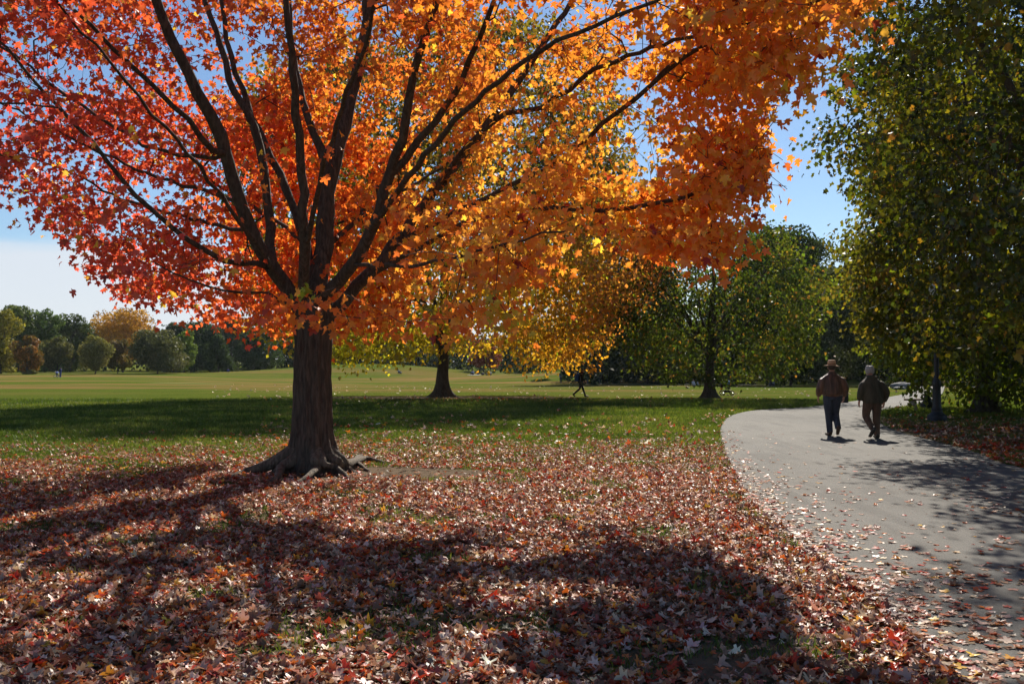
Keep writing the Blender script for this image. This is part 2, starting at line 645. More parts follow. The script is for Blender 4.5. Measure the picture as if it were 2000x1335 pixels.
# ------------------------------------------------------------------ branch skeletons
class Skeleton:
    def __init__(self):
        self.pos = []
        self.dir = []
        self.par = []
        self.rmin = []
        self.chains = []

    def add_chain(self, pts, parent=-1, rad=None, start=None):
        """pts: (k,3) new nodes following the parent"""
        ids = []
        prev = parent
        for i, q in enumerate(pts):
            base = self.pos[prev] if prev >= 0 else q - np.array([0, 0, 0.1])
            d = q - base
            self.dir.append(d / (np.linalg.norm(d) + 1e-9))
            self.pos.append(np.asarray(q, float))
            self.par.append(prev)
            self.rmin.append(0.0 if rad is None else float(rad[i]))
            prev = len(self.pos) - 1
            ids.append(prev)
        self.chains.append((parent, ids))
        return ids

    def limb(self, pts, r0, r1, attach=True, step=0.3, power=1.0):
        """polyline limb grown from the nearest existing node"""
        pts = [np.asarray(q, float) for q in pts]
        if attach and self.pos:
            A = np.array(self.pos)
            j = int(np.argmin(((A - pts[0]) ** 2).sum(1)))
            pts[0] = A[j]
        else:
            j = -1
        out = []
        for i in range(len(pts) - 1):
            p0, p1, p2, p3 = pts[max(i - 1, 0)], pts[i], pts[i + 1], pts[min(i + 2, len(pts) - 1)]
            n = max(1, int(np.linalg.norm(p2 - p1) / step))
            for k in range(n):
                t = k / n
                out.append(0.5 * ((2 * p1) + (p2 - p0) * t + (2 * p0 - 5 * p1 + 4 * p2 - p3) * t * t + (3 * p1 - p0 - 3 * p2 + p3) * t ** 3))
        out.append(pts[-1])
        out = np.array(out)
        if j >= 0:
            out = out[1:]
        w = rng.normal(0, 0.02, out.shape)
        out = out + w * step / 0.3
        rad = r0 + (r1 - r0) * np.linspace(0, 1, len(out)) ** power
        return self.add_chain(out, j, rad)

    def reach(self, targets, step=0.28, angle=0.9, droop=0.0, minr=0.0):
        n0 = len(self.pos)
        cap = n0 + sum(1 for _ in targets) * 12 + 10
        A = np.zeros((cap, 3))
        Dd = np.zeros((cap, 3))
        A[:n0] = np.array(self.pos)
        Dd[:n0] = np.array(self.dir)
        n = n0
        tips = []
        d0 = np.array([np.min(((A[:n0] - t) ** 2).sum(1)) for t in targets])
        for ti in np.argsort(d0):
            t = targets[ti]
            v = t - A[:n]
            d = np.sqrt((v ** 2).sum(1)) + 1e-6
            cosa = (v * Dd[:n]).sum(1) / d
            cost = d * (1 + angle * (1 - cosa))
            j = int(np.argmin(cost))
            p, dr, L = A[j], Dd[j], d[j]
            k = min(11, max(1, int(round(L / step))))
            if n + k >= cap:
                break
            m0 = dr * L * 0.9 + np.array([0, 0, 0.12 * L])
            m1 = (t - p) * 0.8 + np.array([0, 0, -droop * L])
            pts = []
            for i in range(1, k + 1):
                s = i / k
                h = (2 * s ** 3 - 3 * s * s + 1) * p + (s ** 3 - 2 * s * s + s) * m0 + (-2 * s ** 3 + 3 * s * s) * t + (s ** 3 - s * s) * m1
                pts.append(h)
            ids = self.add_chain(pts, j)
            for q in ids:
                A[n] = self.pos[q]
                Dd[n] = self.dir[q]
                n += 1
            tips.append((ti, ids))
        return tips

    def radii(self, rtip=0.004, e=2.25):
        n = len(self.pos)
        cnt = np.zeros(n)
        ends = np.ones(n, bool)
        for p in self.par:
            if p >= 0:
                ends[p] = False
        cnt[ends] = 1
        for i in range(n - 1, -1, -1):
            if self.par[i] >= 0:
                cnt[self.par[i]] += cnt[i]
        r = rtip * np.maximum(cnt, 1) ** (1 / e)
        return np.maximum(r, np.array(self.rmin))

    def mesh(self, rad, select, sides=lambda r: 6, wob=0.0):
        Vs, Fs = [], []
        off = 0
        P_ = np.array(self.pos)
        for par, ids in self.chains:
            if not select(max(rad[ids[0]], 0)):
                continue
            idx = ([par] if par >= 0 else []) + ids
            p = P_[idx]
            r = rad[idx].copy()
            if par >= 0:
                r[0] = min(r[0] * 0.9, rad[ids[0]] * 1.25)
            if len(p) < 2:
                continue
            k = sides(r.max())
            V, Fc = tube(p, r, k)
            if wob and r.max() > 0.03:
                V = V + (fnoise(V, 0.12)[:, None] - 0.5) * wob * np.repeat(r, k)[:, None]
            Vs.append(V)
            Fs.append(Fc + off)
            off += len(V)
        if not Vs:
            return np.zeros((0, 3)), np.zeros((0, 4), int)
        return np.vstack(Vs), np.vstack(Fs)


def tube(p, r, k):
    n = len(p)
    t = np.gradient(p, axis=0)
    t = unit(t)
    ref = np.array([0.31, 0.95, 0.05]) if abs(t[0][1]) < 0.9 else np.array([1.0, 0, 0])
    a = np.cross(t, ref)
    a = unit(a)
    b = np.cross(t, a)
    th = np.linspace(0, 2 * np.pi, k, endpoint=False)
    ring = np.cos(th)[None, :, None] * a[:, None, :] + np.sin(th)[None, :, None] * b[:, None, :]
    V = (p[:, None, :] + r[:, None, None] * ring).reshape(-1, 3)
    i = np.arange(n - 1)[:, None] * k
    j = np.arange(k)[None, :]
    j2 = (j + 1) % k
    Fc = np.stack([i + j, i + j2, i + k + j2, i + k + j], 2).reshape(-1, 4)
    return V, Fc


def trunk_flare(base, top_pts, r_prof, lobes, k=48, hgt=0.04, fl0=0.30):
    """lofted trunk with a flared, ribbed foot. top_pts: list of (x,y,z); r_prof(h)"""
    pts = np.array(top_pts, float)
    zs = []
    z = 0
    while z < pts[-1][2] - pts[0][2]:
        zs.append(z)
        z += hgt + 0.06 * min(1, z)
    zs.append(pts[-1][2] - pts[0][2])
    zs = np.array(zs)
    H = pts[:, 2] - pts[0][2]
    th = np.linspace(0, 2 * np.pi, k, endpoint=False)
    Vs = []
    for z in zs:
        c = np.array([np.interp(z, H, pts[:, 0]), np.interp(z, H, pts[:, 1]), pts[0][2] + z])
        r = np.full(k, r_prof(z))
        fl = math.exp(-z / fl0)
        for (ang, amp, wd) in lobes:
            d = np.abs((th - ang + np.pi) % (2 * np.pi) - np.pi)
            r = r + amp * fl * np.exp(-(d / wd) ** 2)
        rib = 0.012 * np.sin(th * 11 + 2 * np.sin(z * 1.3)) + 0.008 * np.sin(th * 19 + z * 2.0)
        r = r + rib * (1 + fl)
        Vs.append(np.stack([c[0] + r * np.cos(th), c[1] + r * np.sin(th), np.full(k, c[2])], 1))
    V = np.vstack(Vs)
    V[:, :2] += (fnoise(V, 0.10)[:, None] - 0.5) * 0.03
    i = np.arange(len(zs) - 1)[:, None] * k
    j = np.arange(k)[None, :]
    j2 = (j + 1) % k
    Fc = np.stack([i + j, i + j2, i + k + j2, i + k + j], 2).reshape(-1, 4)
    return V, Fc


def spray(tips, sk, per, spread, size, hang=0.9, up=0.25, zf=0.7):
    """leaf bases, axes, normals round each twig end"""
    bs, ax, nm = [], [], []
    P_ = sk.pos
    for ti, ids in tips:
        n = max(1, int(rng.poisson(per)))
        a = P_[sk.par[ids[-1]]] if sk.par[ids[-1]] >= 0 else P_[ids[-1]]
        b = P_[ids[-1]]
        d = b - a
        d = d / (np.linalg.norm(d) + 1e-9)
        t = rng.uniform(-1.2, 1.0, n)[:, None]
        off = rng.normal(0, spread, (n, 3)) * np.array([1, 1, zf])
        q = b + d * t * spread * 1.2 + off
        bs.append(q)
        out = unit(off + d * 0.1)
        ax.append(out * 0.75 + np.array([0, 0, -hang]) + rng.normal(0, 0.45, (n, 3)))
        nm.append(rng.normal(0, 1, (n, 3)) + np.array([0, 0, up]) + out * 0.3)
    bs = np.vstack(bs)
    ax = np.vstack(ax)
    nm = np.vstack(nm)
    sz = rng.uniform(size[0], size[1], len(bs))
    return bs, ax, nm, sz


def add_roots(specs, r_end=0.02, k=9):
    Vs, Fs, off = [], [], 0
    for pts, r0 in specs:
        pts = np.array(pts, float)
        q = []
        for i in range(len(pts) - 1):
            for t in np.linspace(0, 1, 6, endpoint=False):
                q.append(pts[i] * (1 - t) + pts[i + 1] * t)
        q.append(pts[-1])
        q = np.array(q)
        q[1:-1] = (q[:-2] + q[1:-1] * 2 + q[2:]) / 4
        q = q + (fnoise(q, 0.25)[:, None] - 0.5) * 0.06
        r = r0 + (r_end - r0) * np.linspace(0, 1, len(q)) ** 0.8
        V, Fc = tube(q, r, k)
        V = V + (fnoise(V, 0.07)[:, None] - 0.5) * 0.03
        Vs.append(V)
        Fs.append(Fc + off)
        off += len(V)
    return np.vstack(Vs), np.vstack(Fs)


def merge(*vf):
    Vs, Fs, off = [], [], 0
    for V, Fc in vf:
        if len(V) == 0:
            continue
        Vs.append(V)
        Fs.append(Fc + off)
        off += len(V)
    return np.vstack(Vs), np.vstack(Fs)


def dapple(p):
    """1 where the crown may shade the ground, near 0 where sun falls through on to the litter"""
    sx_, sy_, gxs, gys = shadow_px(p)
    q3 = np.stack([gxs, gys, gxs * 0], 1)
    ss = sx_ + 90 * (fnoise(q3, 0.8, 31) - 0.5) * np.clip(10 / np.maximum(gys, 3), 0.5, 2)
    sv = sy_ + 60 * (fnoise(q3, 0.8, 41) - 0.5) * np.clip(10 / np.maximum(gys, 3), 0.5, 2)
    w = fnoise(np.stack([gxs * 0.6, gys * 1.7, gxs * 0], 1), 0.9, 21)
    yt = 925 + (560 - ss) * 0.232
    lw = np.interp(ss, [0, 300, 620], [22, 45, 95])
    litL = (ss < 620) & (((sv > yt - 26) & (sv < yt - 2)) | ((sv > yt + 30) & (sv < yt + 30 + lw)) | (sv < 852))
    U = np.interp(ss, [620, 850, 920, 1300, 1400, 1500, 1560, 1600], [1060, 1055, 1028, 1036, 1080, 1160, 1250, 1335])
    litR = (ss >= 620) & (sv < U)
    low1 = (sv > np.interp(ss, [240, 500, 900, 1150], [1290, 1225, 1250, 1340])) & (ss > 240) & (ss < 1150) & (w > 0.42)
    low2 = (sv > 1090) & (ss <= 560) & (w < 0.50)
    low3 = (ss > 560) & (sv > U) & (w < 0.33)
    pk = np.ones(len(p))
    pk[low1 | low2 | low3] = 0.06
    pk[litL | litR] = 0.02
    pk[gys < 3.4] = 1.0
    return pk


# ------------------------------------------------------------------ the big red and gold maple
def main_maple():
    D0 = 14.8
    bx = P(612, 925, D0)[0]
    base = np.array([bx, D0, float(gz(bx, D0)) - 0.02])
    root = thing('maple_tree', 'large red and golden maple with a stout ribbed trunk and spreading roots in the foreground', 'tree', base)
    sk = Skeleton()
    tr = [base, P(610, 800, D0), P(611, 700, D0), P(614, 640, D0), P(618, 590, D0)]
    tr[0] = base
    sk.limb(tr, 0.31, 0.29, attach=False, step=0.2)

    def L(pts, r0, r1):
        sk.limb([P(*q) for q in pts], r0 * 0.76, r1 * 0.75, step=0.25)
    L([(600, 620, 14.8), (560, 560, 14.6), (512, 490, 14.3), (472, 400, 14.0), (442, 300, 13.8), (412, 225, 13.6), (365, 140, 13.4), (335, 70, 13.2), (300, -10, 13.0), (250, -150, 12.6), (190, -290, 12.3)], 0.15, 0.05)
    L([(545, 535, 14.6), (528, 440, 14.8), (515, 330, 15.0), (498, 250, 15.0), (462, 180, 15.1), (430, 90, 15.3), (395, -20, 15.6), (350, -180, 16)], 0.10, 0.035)
    L([(605, 600, 14.9), (598, 480, 15.1), (560, 370, 15.4), (515, 280, 15.6), (470, 170, 15.8), (440, 40, 16.0), (430, -120, 16.2)], 0.10, 0.035)
    L([(600, 610, 14.6), (596, 480, 14.0), (590, 340, 13.6), (575, 180, 13.2), (560, 20, 12.9), (548, -160, 12.6)], 0.11, 0.04)
    L([(626, 600, 14.9), (632, 480, 15.1), (640, 380, 15.3), (662, 280, 15.5), (690, 180, 15.8), (712, 60, 16.0), (730, -100, 16.3), (735, -300, 16.5)], 0.19, 0.06)
    L([(650, 350, 15.3), (600, 220, 15.6), (570, 80, 15.9), (560, -120, 16.2)], 0.09, 0.03)
    L([(645, 600, 14.7), (690, 520, 14.3), (726, 450, 14.0), (762, 340, 13.6), (795, 240, 13.2), (815, 130, 12.9), (850, 10, 12.5), (880, -130, 12.0)], 0.13, 0.04)
    L([(640, 620, 14.8), (700, 560, 14.9), (770, 480, 15.2), (850, 370, 15.6), (925, 280, 15.9), (990, 190, 16.2), (1060, 90, 16.5), (1130, -20, 16.8), (1190, -140, 17)], 0.13, 0.04)
    L([(770, 330, 13.6), (850, 240, 13.2), (905, 150, 12.8), (950, 40, 12.2), (1000, -80, 11.6)], 0.07, 0.03)
    L([(540, 530, 14.5), (500, 516, 14.2), (440, 512, 13.7), (370, 470, 13.2), (300, 415, 12.8), (235, 345, 12.5), (150, 245, 12.2), (50, 140, 12.0), (-60, 30, 11.8)], 0.055, 0.018)
    L([(445, 300, 13.8), (415, 290, 13.5), (370, 235, 13.0), (300, 170, 12.6), (220, 90, 12.2), (140, 20, 12.0), (40, -80, 11.7)], 0.055, 0.02)
    L([(440, 305, 13.8), (380, 305, 14.0), (280, 280, 14.2), (190, 225, 14.5), (80, 150, 14.8), (-40, 60, 15)], 0.04, 0.015)
    L([(470, 400, 14.0), (400, 372, 14.6), (310, 345, 15.2), (200, 300, 15.8), (60, 230, 16.3), (-90, 150, 16.8)], 0.04, 0.015)
    L([(500, 460, 14.3), (430, 440, 14.8), (350, 420, 15.4), (240, 390, 16.0), (120, 330, 16.6), (0, 290, 17)], 0.04, 0.015)
    L([(590, 590, 14.7), (520, 575, 14.0), (440, 570, 13.2), (370, 545, 12.6), (300, 510, 12.2)], 0.035, 0.012)
    L([(600, 615, 14.5), (590, 600, 13.6), (600, 590, 12.6), (620, 580, 11.6), (650, 560, 10.8)], 0.03, 0.01)
    L([(700, 555, 14.9), (790, 500, 14.2), (900, 440, 13.6), (1010, 408, 13.1), (1120, 408, 12.7), (1230, 405, 12.4), (1340, 385, 12.1), (1450, 345, 11.9), (1520, 320, 11.8)], 0.06, 0.015)
    L([(760, 490, 15.2), (880, 420, 14.6), (1000, 360, 14.0), (1090, 320, 13.4), (1180, 240, 12.9), (1270, 170, 12.4), (1370, 90, 11.8), (1450, 10, 11.2)], 0.06, 0.018)
    L([(850, 370, 15.6), (960, 240, 14.8), (1060, 205, 14.0), (1160, 140, 13.2), (1250, 100, 12.2), (1400, 60, 10.8), (1560, 20, 9.6), (1680, -40, 8.8)], 0.06, 0.015)
    L([(726, 450, 14.0), (830, 300, 12.5), (950, 180, 11.2), (1090, 80, 10.0), (1280, 0, 9.0), (1500, -60, 8.2)], 0.06, 0.015)
    L([(690, 520, 14.3), (800, 520, 13.0), (900, 500, 12.0), (1020, 470, 11.3), (1130, 440, 10.8)], 0.04, 0.012)
    L([(596, 480, 14.0), (640, 300, 12.4), (700, 120, 11.0), (760, -60, 9.8), (820, -250, 9.0)], 0.05, 0.015)
    L([(560, 560, 14.6), (430, 380, 13.0), (300, 220, 11.6), (160, 60, 10.6), (20, -120, 9.8)], 0.045, 0.012)
    L([(640, 480, 15.1), (740, 400, 16.6), (860, 330, 17.6), (980, 250, 18.4)], 0.05, 0.015)
    L([(600, 480, 15.1), (520, 420, 16.6), (420, 360, 17.8), (300, 300, 18.6)], 0.05, 0.015)

    # crown: twig ends through the envelope
    mask = [(-400, -900), (-400, 330), (-150, 380), (0, 392), (25, 335), (70, 370), (95, 432), (150, 440), (165, 500), (205, 540), (250, 585),
            (335, 612), (395, 610), (450, 640), (520, 645), (590, 640), (650, 650), (715, 648), (790, 636), (850, 645), (930, 655), (1002, 618),
            (1015, 548), (1090, 520), (1150, 478), (1225, 462), (1300, 488), (1355, 478), (1400, 512), (1432, 480), (1415, 445), (1480, 425), (1510, 400),
            (1560, 365), (1530, 310), (1505, 285), (1540, 240), (1495, 215), (1555, 180), (1540, 120), (1600, 110), (1640, 60), (1690, 0), (1740, -80), (1760, -300), (1500, -900)]
    mask = np.array(mask, float)
    n = 220000
    p = np.stack([rng.uniform(-11.5, 6.0, n), rng.uniform(6.6, 19.5, n), rng.uniform(2.1, 12.5, n)], 1)
    cx, cy = -2.4, 13.2
    # shape: dome, widest a third of the way up
    h = (p[:, 2] - 2.0) / 10.6
    Rr = 7.3 * np.sqrt(np.clip(1 - ((h - 0.30) / 0.72) ** 2, 0, 1))
    rr = np.hypot(p[:, 0] - cx, (p[:, 1] - cy) * 1.08)
    lim = Rr + (fnoise(p, 1.6) - 0.5) * 3.0
    ok = rr < lim
    sh = rr / np.maximum(lim, 0.1)
    # fewer ends in the shaded heart of the crown
    ok &= rng.random(n) < np.clip((sh - 0.18) * 1.7, 0.10, 1)
    px, py = proj(p)
    ok &= npoly_in(mask + 0, px + rng.normal(0, 7, n), py + rng.normal(0, 7, n))
    # the side away from the light is trimmed low down, so sun reaches the litter
    # open windows of sky
    for (hx, hy, ha, hb, pr_) in [(1232, 345, 45, 38, 0.97), (1215, 190, 70, 45, 0.55), (60, 250, 90, 60, 0.35), (200, 330, 120, 60, 0.35),
                                  (330, 360, 120, 90, 0.45), (760, 235, 45, 70, 0.75), (440, 150, 60, 130, 0.35), (900, 590, 60, 40, 0.5),
                                  (490, 620, 60, 25, 0.4), (1060, 480, 40, 60, 0.4), (1345, 315, 42, 20, 0.7), (1430, 215, 50, 18, 0.7), (1300, 90, 60, 25, 0.6), (1420, 400, 45, 16, 0.6), (900, 130, 50, 25, 0.5), (1040, 250, 50, 22, 0.5)]:
        e = ((px - hx) / ha) ** 2 + ((py - hy) / hb) ** 2 < 1
        ok &= ~(e & (rng.random(n) < pr_))
    # the underside rises towards the viewer, so the limbs stay open to view
    front = np.interp(px, [-400, 150, 330, 1600], [2000, 700, 20, 20])
    ok &= ~((p[:, 1] < 13.4) & (py > front) & (py < 530) & (px < 700) & (rng.random(n) < 0.84))
    ok &= ~((p[:, 1] < 12.4) & (py > front) & (px >= 700) & (px < 1360 + 300 * (fnoise(p, 1.0, 91) - 0.3)) & (py > 120) & (py < 430) & (rng.random(n) < np.interp(px, [1150, 1330], [0.93, 0.85])))
    ok &= ~((p[:, 1] < 11.6) & (py > 20) & (py < 470) & (px > 330) & (px < 1050))
    front2 = np.interp(px, [-400, 0, 300, 1200, 1450, 1800], [250, 120, -60, -60, 130, 200])
    ok &= ~((p[:, 1] < 10.6) & (py > front2) & ~((py > 470) & (px > 500) & (px < 1300) & (p[:, 1] > 10.6)))
    ok &= p[:, 1] > np.interp(px, [0, 900, 1300], [9.4, 9.4, 8.8])
    # the right hand side is a thin curtain with the sun behind it
    wv = 1.6 * (fnoise(p, 1.4, 61) - 0.5)
    rt = (px > 960) & (py > 150)
    ok &= ~(rt & ((p[:, 1] > 13.3 + wv + np.clip((1100 - px) / 90, 0, 2)) | (p[:, 1] < 11.2 + wv)) & (rng.random(n) < 0.95))
    ok &= ~((px > 900) & (py <= 150) & (p[:, 1] > 14.2 + wv) & (rng.random(n) < 0.8))
    # clumping
    ok &= (fnoise(p * np.array([1, 1, 2.2]), 0.95, 5) + rng.normal(0, 0.03, n)) > np.where((px > 1050) & (py > 260), 0.42, 0.455)
    # keep the limbs in the middle readable
    # light comes through: gaps lie along the sun's direction, so the litter is dappled
    pk = dapple(p)
    ok &= rng.random(n) < np.where(py < -10, pk ** 1.5, 0.10 + 0.9 * pk)
    p, px, py = p[ok], px[ok], py[ok]
    # thin the left side (sky shows through), keep the right dense; thin what the frame never shows
    keep = np.interp(px, [0, 400, 560, 700, 950, 1100, 1300, 1600], [0.14, 0.17, 0.27, 0.36, 0.56, 0.85, 0.62, 0.50]) * np.where((py < -120), np.where(fnoise(p, 1.7, 11) > 0.5, 0.30, 0.05), 1.0) * np.where((py > 380) & (px > 560), 2.0, 1.0) * np.where((py > 260) & (px > 1050), 1.9, 1.0) * np.where((py < 110) & (px > 960), 0.45, 1.0) * np.where((py > 300) & (px > 350) & (px < 560), 0.7, 1.0)
    kk = rng.random(len(p)) < keep
    p = p[kk]
    p = p[:7500]
    print('main maple twig ends', len(p), 'of', kk.sum())
    tips = sk.reach(p, step=0.3, angle=1.1, droop=0.25)
    rad = sk.radii(0.0036, 2.2)
    # sprays hanging over the trunk
    V1 = trunk_flare(base, [q for q in tr], lambda z: 0.272 + 0.02 * math.exp(-z / 0.5) - 0.002 * z,
                     [(R(200), 0.42, 0.34), (R(250), 0.18, 0.22), (R(285), 0.34, 0.22), (R(330), 0.30, 0.26), (R(5), 0.36, 0.24), (R(60), 0.2, 0.3), (R(130), 0.25, 0.3)], k=72, fl0=0.24)

    def g(px_, py_, z=0.03):
        q = G(px_, py_)
        return (q[0], q[1], z + float(gz(q[0], q[1])))
    c = base
    roots = add_roots([
        ([(c[0] - .2, c[1] - .05, .42), (c[0] - .5, c[1] - .10, .24), (c[0] - .8, c[1] - .20, .13), g(478, 934, .05), g(425, 945, -.02)], 0.15),
        ([(c[0] - .2, c[1] - .15, .30), (c[0] - .42, c[1] - .33, .16), g(545, 946, .06), g(505, 958, -.02)], 0.11),
        ([(c[0] + .08, c[1] - .22, .40), (c[0] + .10, c[1] - .42, .26), g(622, 936, .12), g(598, 948, .06), g(565, 956, -.02)], 0.10),
        ([(c[0] + .12, c[1] - .25, .36), (c[0] + .22, c[1] - .42, .22), g(655, 934, .10), g(695, 945, -.02)], 0.085),
        ([(c[0] + .2, c[1] - .1, .40), (c[0] + .42, c[1] - .2, .20), g(690, 918, .10), g(728, 930, -.02)], 0.10),
        ([(c[0] + .22, c[1], .42), (c[0] + .5, c[1] - .02, .19), g(712, 908, .09), g(770, 912, -.02)], 0.10),
        ([(c[0] + .15, c[1] + .2, .3), (c[0] + .5, c[1] + .4, .10), g(700, 896, .05), g(740, 892, -.03)], 0.09),
        ([(c[0] - .1, c[1] + .25, .3), (c[0] - .3, c[1] + .6, .10), (c[0] - .6, c[1] + 1.0, -.03)], 0.09),
    ])
    big = sk.mesh(rad, lambda r: r > 0.028 and r < 0.28, lambda r: 16 if r > 0.1 else 10, wob=0.35)
    inv = np.array(base)
    V, Fc = merge(V1, big)
    new_mesh('roots', roots[0] - base, roots[1], M_ROOT, root, smooth=True)
    new_mesh('trunk', V - inv, Fc, M_BARK, root, smooth=True)
    small = sk.mesh(rad, lambda r: r <= 0.028, lambda r: 4 if r < 0.008 else 5)
    new_mesh('branches', small[0] - inv, small[1], M_BARKD, root, smooth=True)
    bs, ax, nm, sz = spray(tips, sk, 19, 0.20, (0.068, 0.118), hang=1.0, up=0.2, zf=0.42)
    kp = rng.random(len(bs)) < np.minimum(1, dapple(bs) + 0.05)
    bs, ax, nm, sz = bs[kp], ax[kp], nm[kp], sz[kp]
    # a veil of leaves low round the fork
    px, py = proj(bs)
    near_top = bs[:, 1] < 10.5
    sz = np.where(near_top, sz * 1.1, sz)
    nl = len(bs)
    t = px + 420 * (fnoise(bs, 1.1, 2) - 0.5) + rng.normal(0, 60, nl)
    c1 = palette(t, [(-200, (0.62, 0.085, 0.075)), (250, (0.72, 0.115, 0.075)), (480, (0.80, 0.17, 0.05)), (640, (0.85, 0.23, 0.042)), (850, (0.90, 0.34, 0.06)),
                     (1050, (0.95, 0.47, 0.09)), (1200, (0.95, 0.40, 0.07)), (1380, (0.95, 0.33, 0.05)), (1600, (0.92, 0.30, 0.045))])
    hi = palette(t, [(0, (0.62, 0.085, 0.055)), (400, (0.68, 0.13, 0.045)), (560, (0.62, 0.22, 0.045)), (760, (0.76, 0.24, 0.045)), (1200, (0.84, 0.31, 0.045)), (1600, (0.84, 0.33, 0.05))])
    f = sstep(330, 60, py)[:, None]
    c1 = c1 * (1 - f) + hi * f
    lowr = 0.75 * sstep(440, 560, py)[:, None] * sstep(900, 1100, px)[:, None]
    c1 = c1 * (1 - lowr) + np.array([0.90, 0.21, 0.035]) * lowr
    odd = rng.random(nl)
    c1[odd < 0.06] = (0.90, 0.50, 0.09)
    c1[(odd > 0.06) & (odd < 0.09)] = (0.35, 0.05, 0.03)
    grn = (np.abs(px - 1000) < 60) & (np.abs(py - 605) < 45) & (odd > 0.5)
    c1[grn] = (0.55, 0.5, 0.06)
    grn = (np.abs(px - 590) < 30) & (np.abs(py - 560) < 22) & (odd > 0.4)
    c1[grn] = (0.35, 0.45, 0.05)
    c1 = vary(c1, nl, 0.15, 0.18)
    V, Fc, C = build_leaves(bs - inv, ax, nm, sz, c1, MAPLE, 0.30, 0.22)
    print('main leaves', nl)
    new_mesh('crown', V, Fc, M_LEAF, root, col=C)
    return root


# ------------------------------------------------------------------ mid-distance trees with real limbs
def mid_tree(name, label, base, trunk_r, fork, height, Rad, cols, ntips, per, leaf, spread, mask=None, mat=M_LEAF,
             bottom=1.6, limbs=9, cshift=(0, 0), shape=LEAF5, bark=M_BARKD, droop=0.3, widest=0.35, shell=0.25, gloss=None,
             colfn=None, rise=0.55, hang=0.9, near=None, clump=0.44, bigr=0.03, litfn=None, zf=0.5):
    base = np.array(base, float)
    root = thing(name, label, 'tree', base)
    sk = Skeleton()
    top = base + np.array([0.1, 0.1, fork])
    tr = [base, base + np.array([0.03, 0, fork * 0.5]), top]
    sk.limb(tr, trunk_r, trunk_r * 0.8, attach=False, step=0.3)
    sk.limb([top, top + np.array([0.2, 0.1, (height - fork) * 0.35]), top + np.array([0.1, -0.3, (height - fork) * 0.85])], trunk_r * 0.6, trunk_r * 0.12, step=0.4)
    for i in range(limbs):
        a = 2 * math.pi * (i + rng.uniform(-0.25, 0.25)) / limbs * 1.0
        rl = Rad * rng.uniform(0.6, 0.85)
        el = rng.uniform(0.25, 1.0)
        hh = (height - fork) * (0.25 + 0.5 * el)
        ca, sa = math.cos(a), math.sin(a)
        q0 = base + np.array([0, 0, fork * rng.uniform(0.85, 1.25)])
        q1 = q0 + np.array([ca * rl * 0.25, sa * rl * 0.25, hh * 0.35])
        q2 = q0 + np.array([ca * rl * 0.6 + cshift[0] * .5, sa * rl * 0.6 + cshift[1] * .5, hh * 0.75])
        q3 = q0 + np.array([ca * rl * (1.25 - 0.5 * el) + cshift[0], sa * rl * (1.25 - 0.5 * el) + cshift[1], hh * rise * 1.7])
        if mask is not None:
            for sh_ in (1.0, 0.75, 0.5, 0.3):
                t3 = q0 + (q3 - q0) * np.array([sh_, sh_, 1])
                t2 = q0 + (q2 - q0) * np.array([sh_, sh_, 1])
                if npoly_in(mask, *[np.asarray(v) + (25 if k == 0 else 0) for k, v in enumerate([v2 - np.array([55, 55]) for v2 in proj(np.array([t2, t3]))])]).all():
                    break
            q2, q3 = t2, t3
        sk.limb([q0, q1, q2, q3], trunk_r * 0.42, trunk_r * 0.10, step=0.4)
    n = ntips * 14
    c = base + np.array([cshift[0], cshift[1], 0])
    p = np.stack([rng.uniform(-Rad * 1.15, Rad * 1.15, n) + c[0], rng.uniform(-Rad * 1.15, Rad * 1.15, n) + c[1], rng.uniform(bottom * 0.6, height * 1.03, n) + base[2]], 1)
    h = (p[:, 2] - base[2] - bottom) / (height - bottom)
    prof = np.where(h < widest, np.sqrt(np.clip(1 - ((h - widest) / (widest + 0.12)) ** 2, 0, 1)), np.sqrt(np.clip(1 - ((h - widest) / (1 - widest)) ** 2, 0, 1)))
    lim = Rad * prof * (1 + (fnoise(p, Rad * 0.28, 1.7) - 0.5) * 0.9)
    rr = np.hypot(p[:, 0] - c[0], p[:, 1] - c[1])
    ok = (rr < lim) & (lim > 0.15)
    sh = rr / np.maximum(lim, 0.05)
    ok &= rng.random(n) < np.clip((sh - shell) * 1.8, 0.12, 1)
    ok &= (fnoise(p * np.array([1, 1, 1.9]), Rad * 0.18, 9.1) + rng.normal(0, 0.02, n)) > clump
    if mask is not None:
        px, py = proj(p)
        j1, j2 = fnoise(p, 0.9, 71) - 0.5, fnoise(p, 0.9, 81) - 0.5
        ok &= npoly_in(mask, px + 110 * j1 + rng.normal(0, 4, n), py + 90 * j2 + rng.normal(0, 4, n))
    if litfn is not None:
        ok &= ~litfn(p)
    if near is not None:
        ok &= p[:, 1] > near
    p = p[ok][:ntips]
    print(name, 'tips', len(p), ok.sum())
    tips = sk.reach(p, step=0.45, angle=1.0, droop=droop)
    rad = sk.radii(0.006, 2.3)
    V1 = trunk_flare(base, tr, lambda z: trunk_r * (0.85 + 0.5 * math.exp(-z / 0.5)), [(R(180), trunk_r * 1.3, 0.4), (R(0), trunk_r * 1.5, 0.4), (R(270), trunk_r * 0.8, 0.3), (R(310), trunk_r * 0.7, 0.25), (R(225), trunk_r * 0.7, 0.25)], k=32, hgt=0.08)
    big = sk.mesh(rad, lambda r: bigr < r < trunk_r * 0.95, lambda r: 8, wob=0.3)
    V, Fc = merge(V1, big)
    new_mesh('trunk', V - base, Fc, bark, root, smooth=True)
    sm = sk.mesh(rad, lambda r: 0.0075 < r <= bigr, lambda r: 4)
    if len(sm[0]):
        new_mesh('branches', sm[0] - base, sm[1], bark, root, smooth=True)
    bs, ax, nm, sz = spray(tips, sk, per, spread, leaf, hang=hang, up=0.5, zf=zf)
    nl = len(bs)
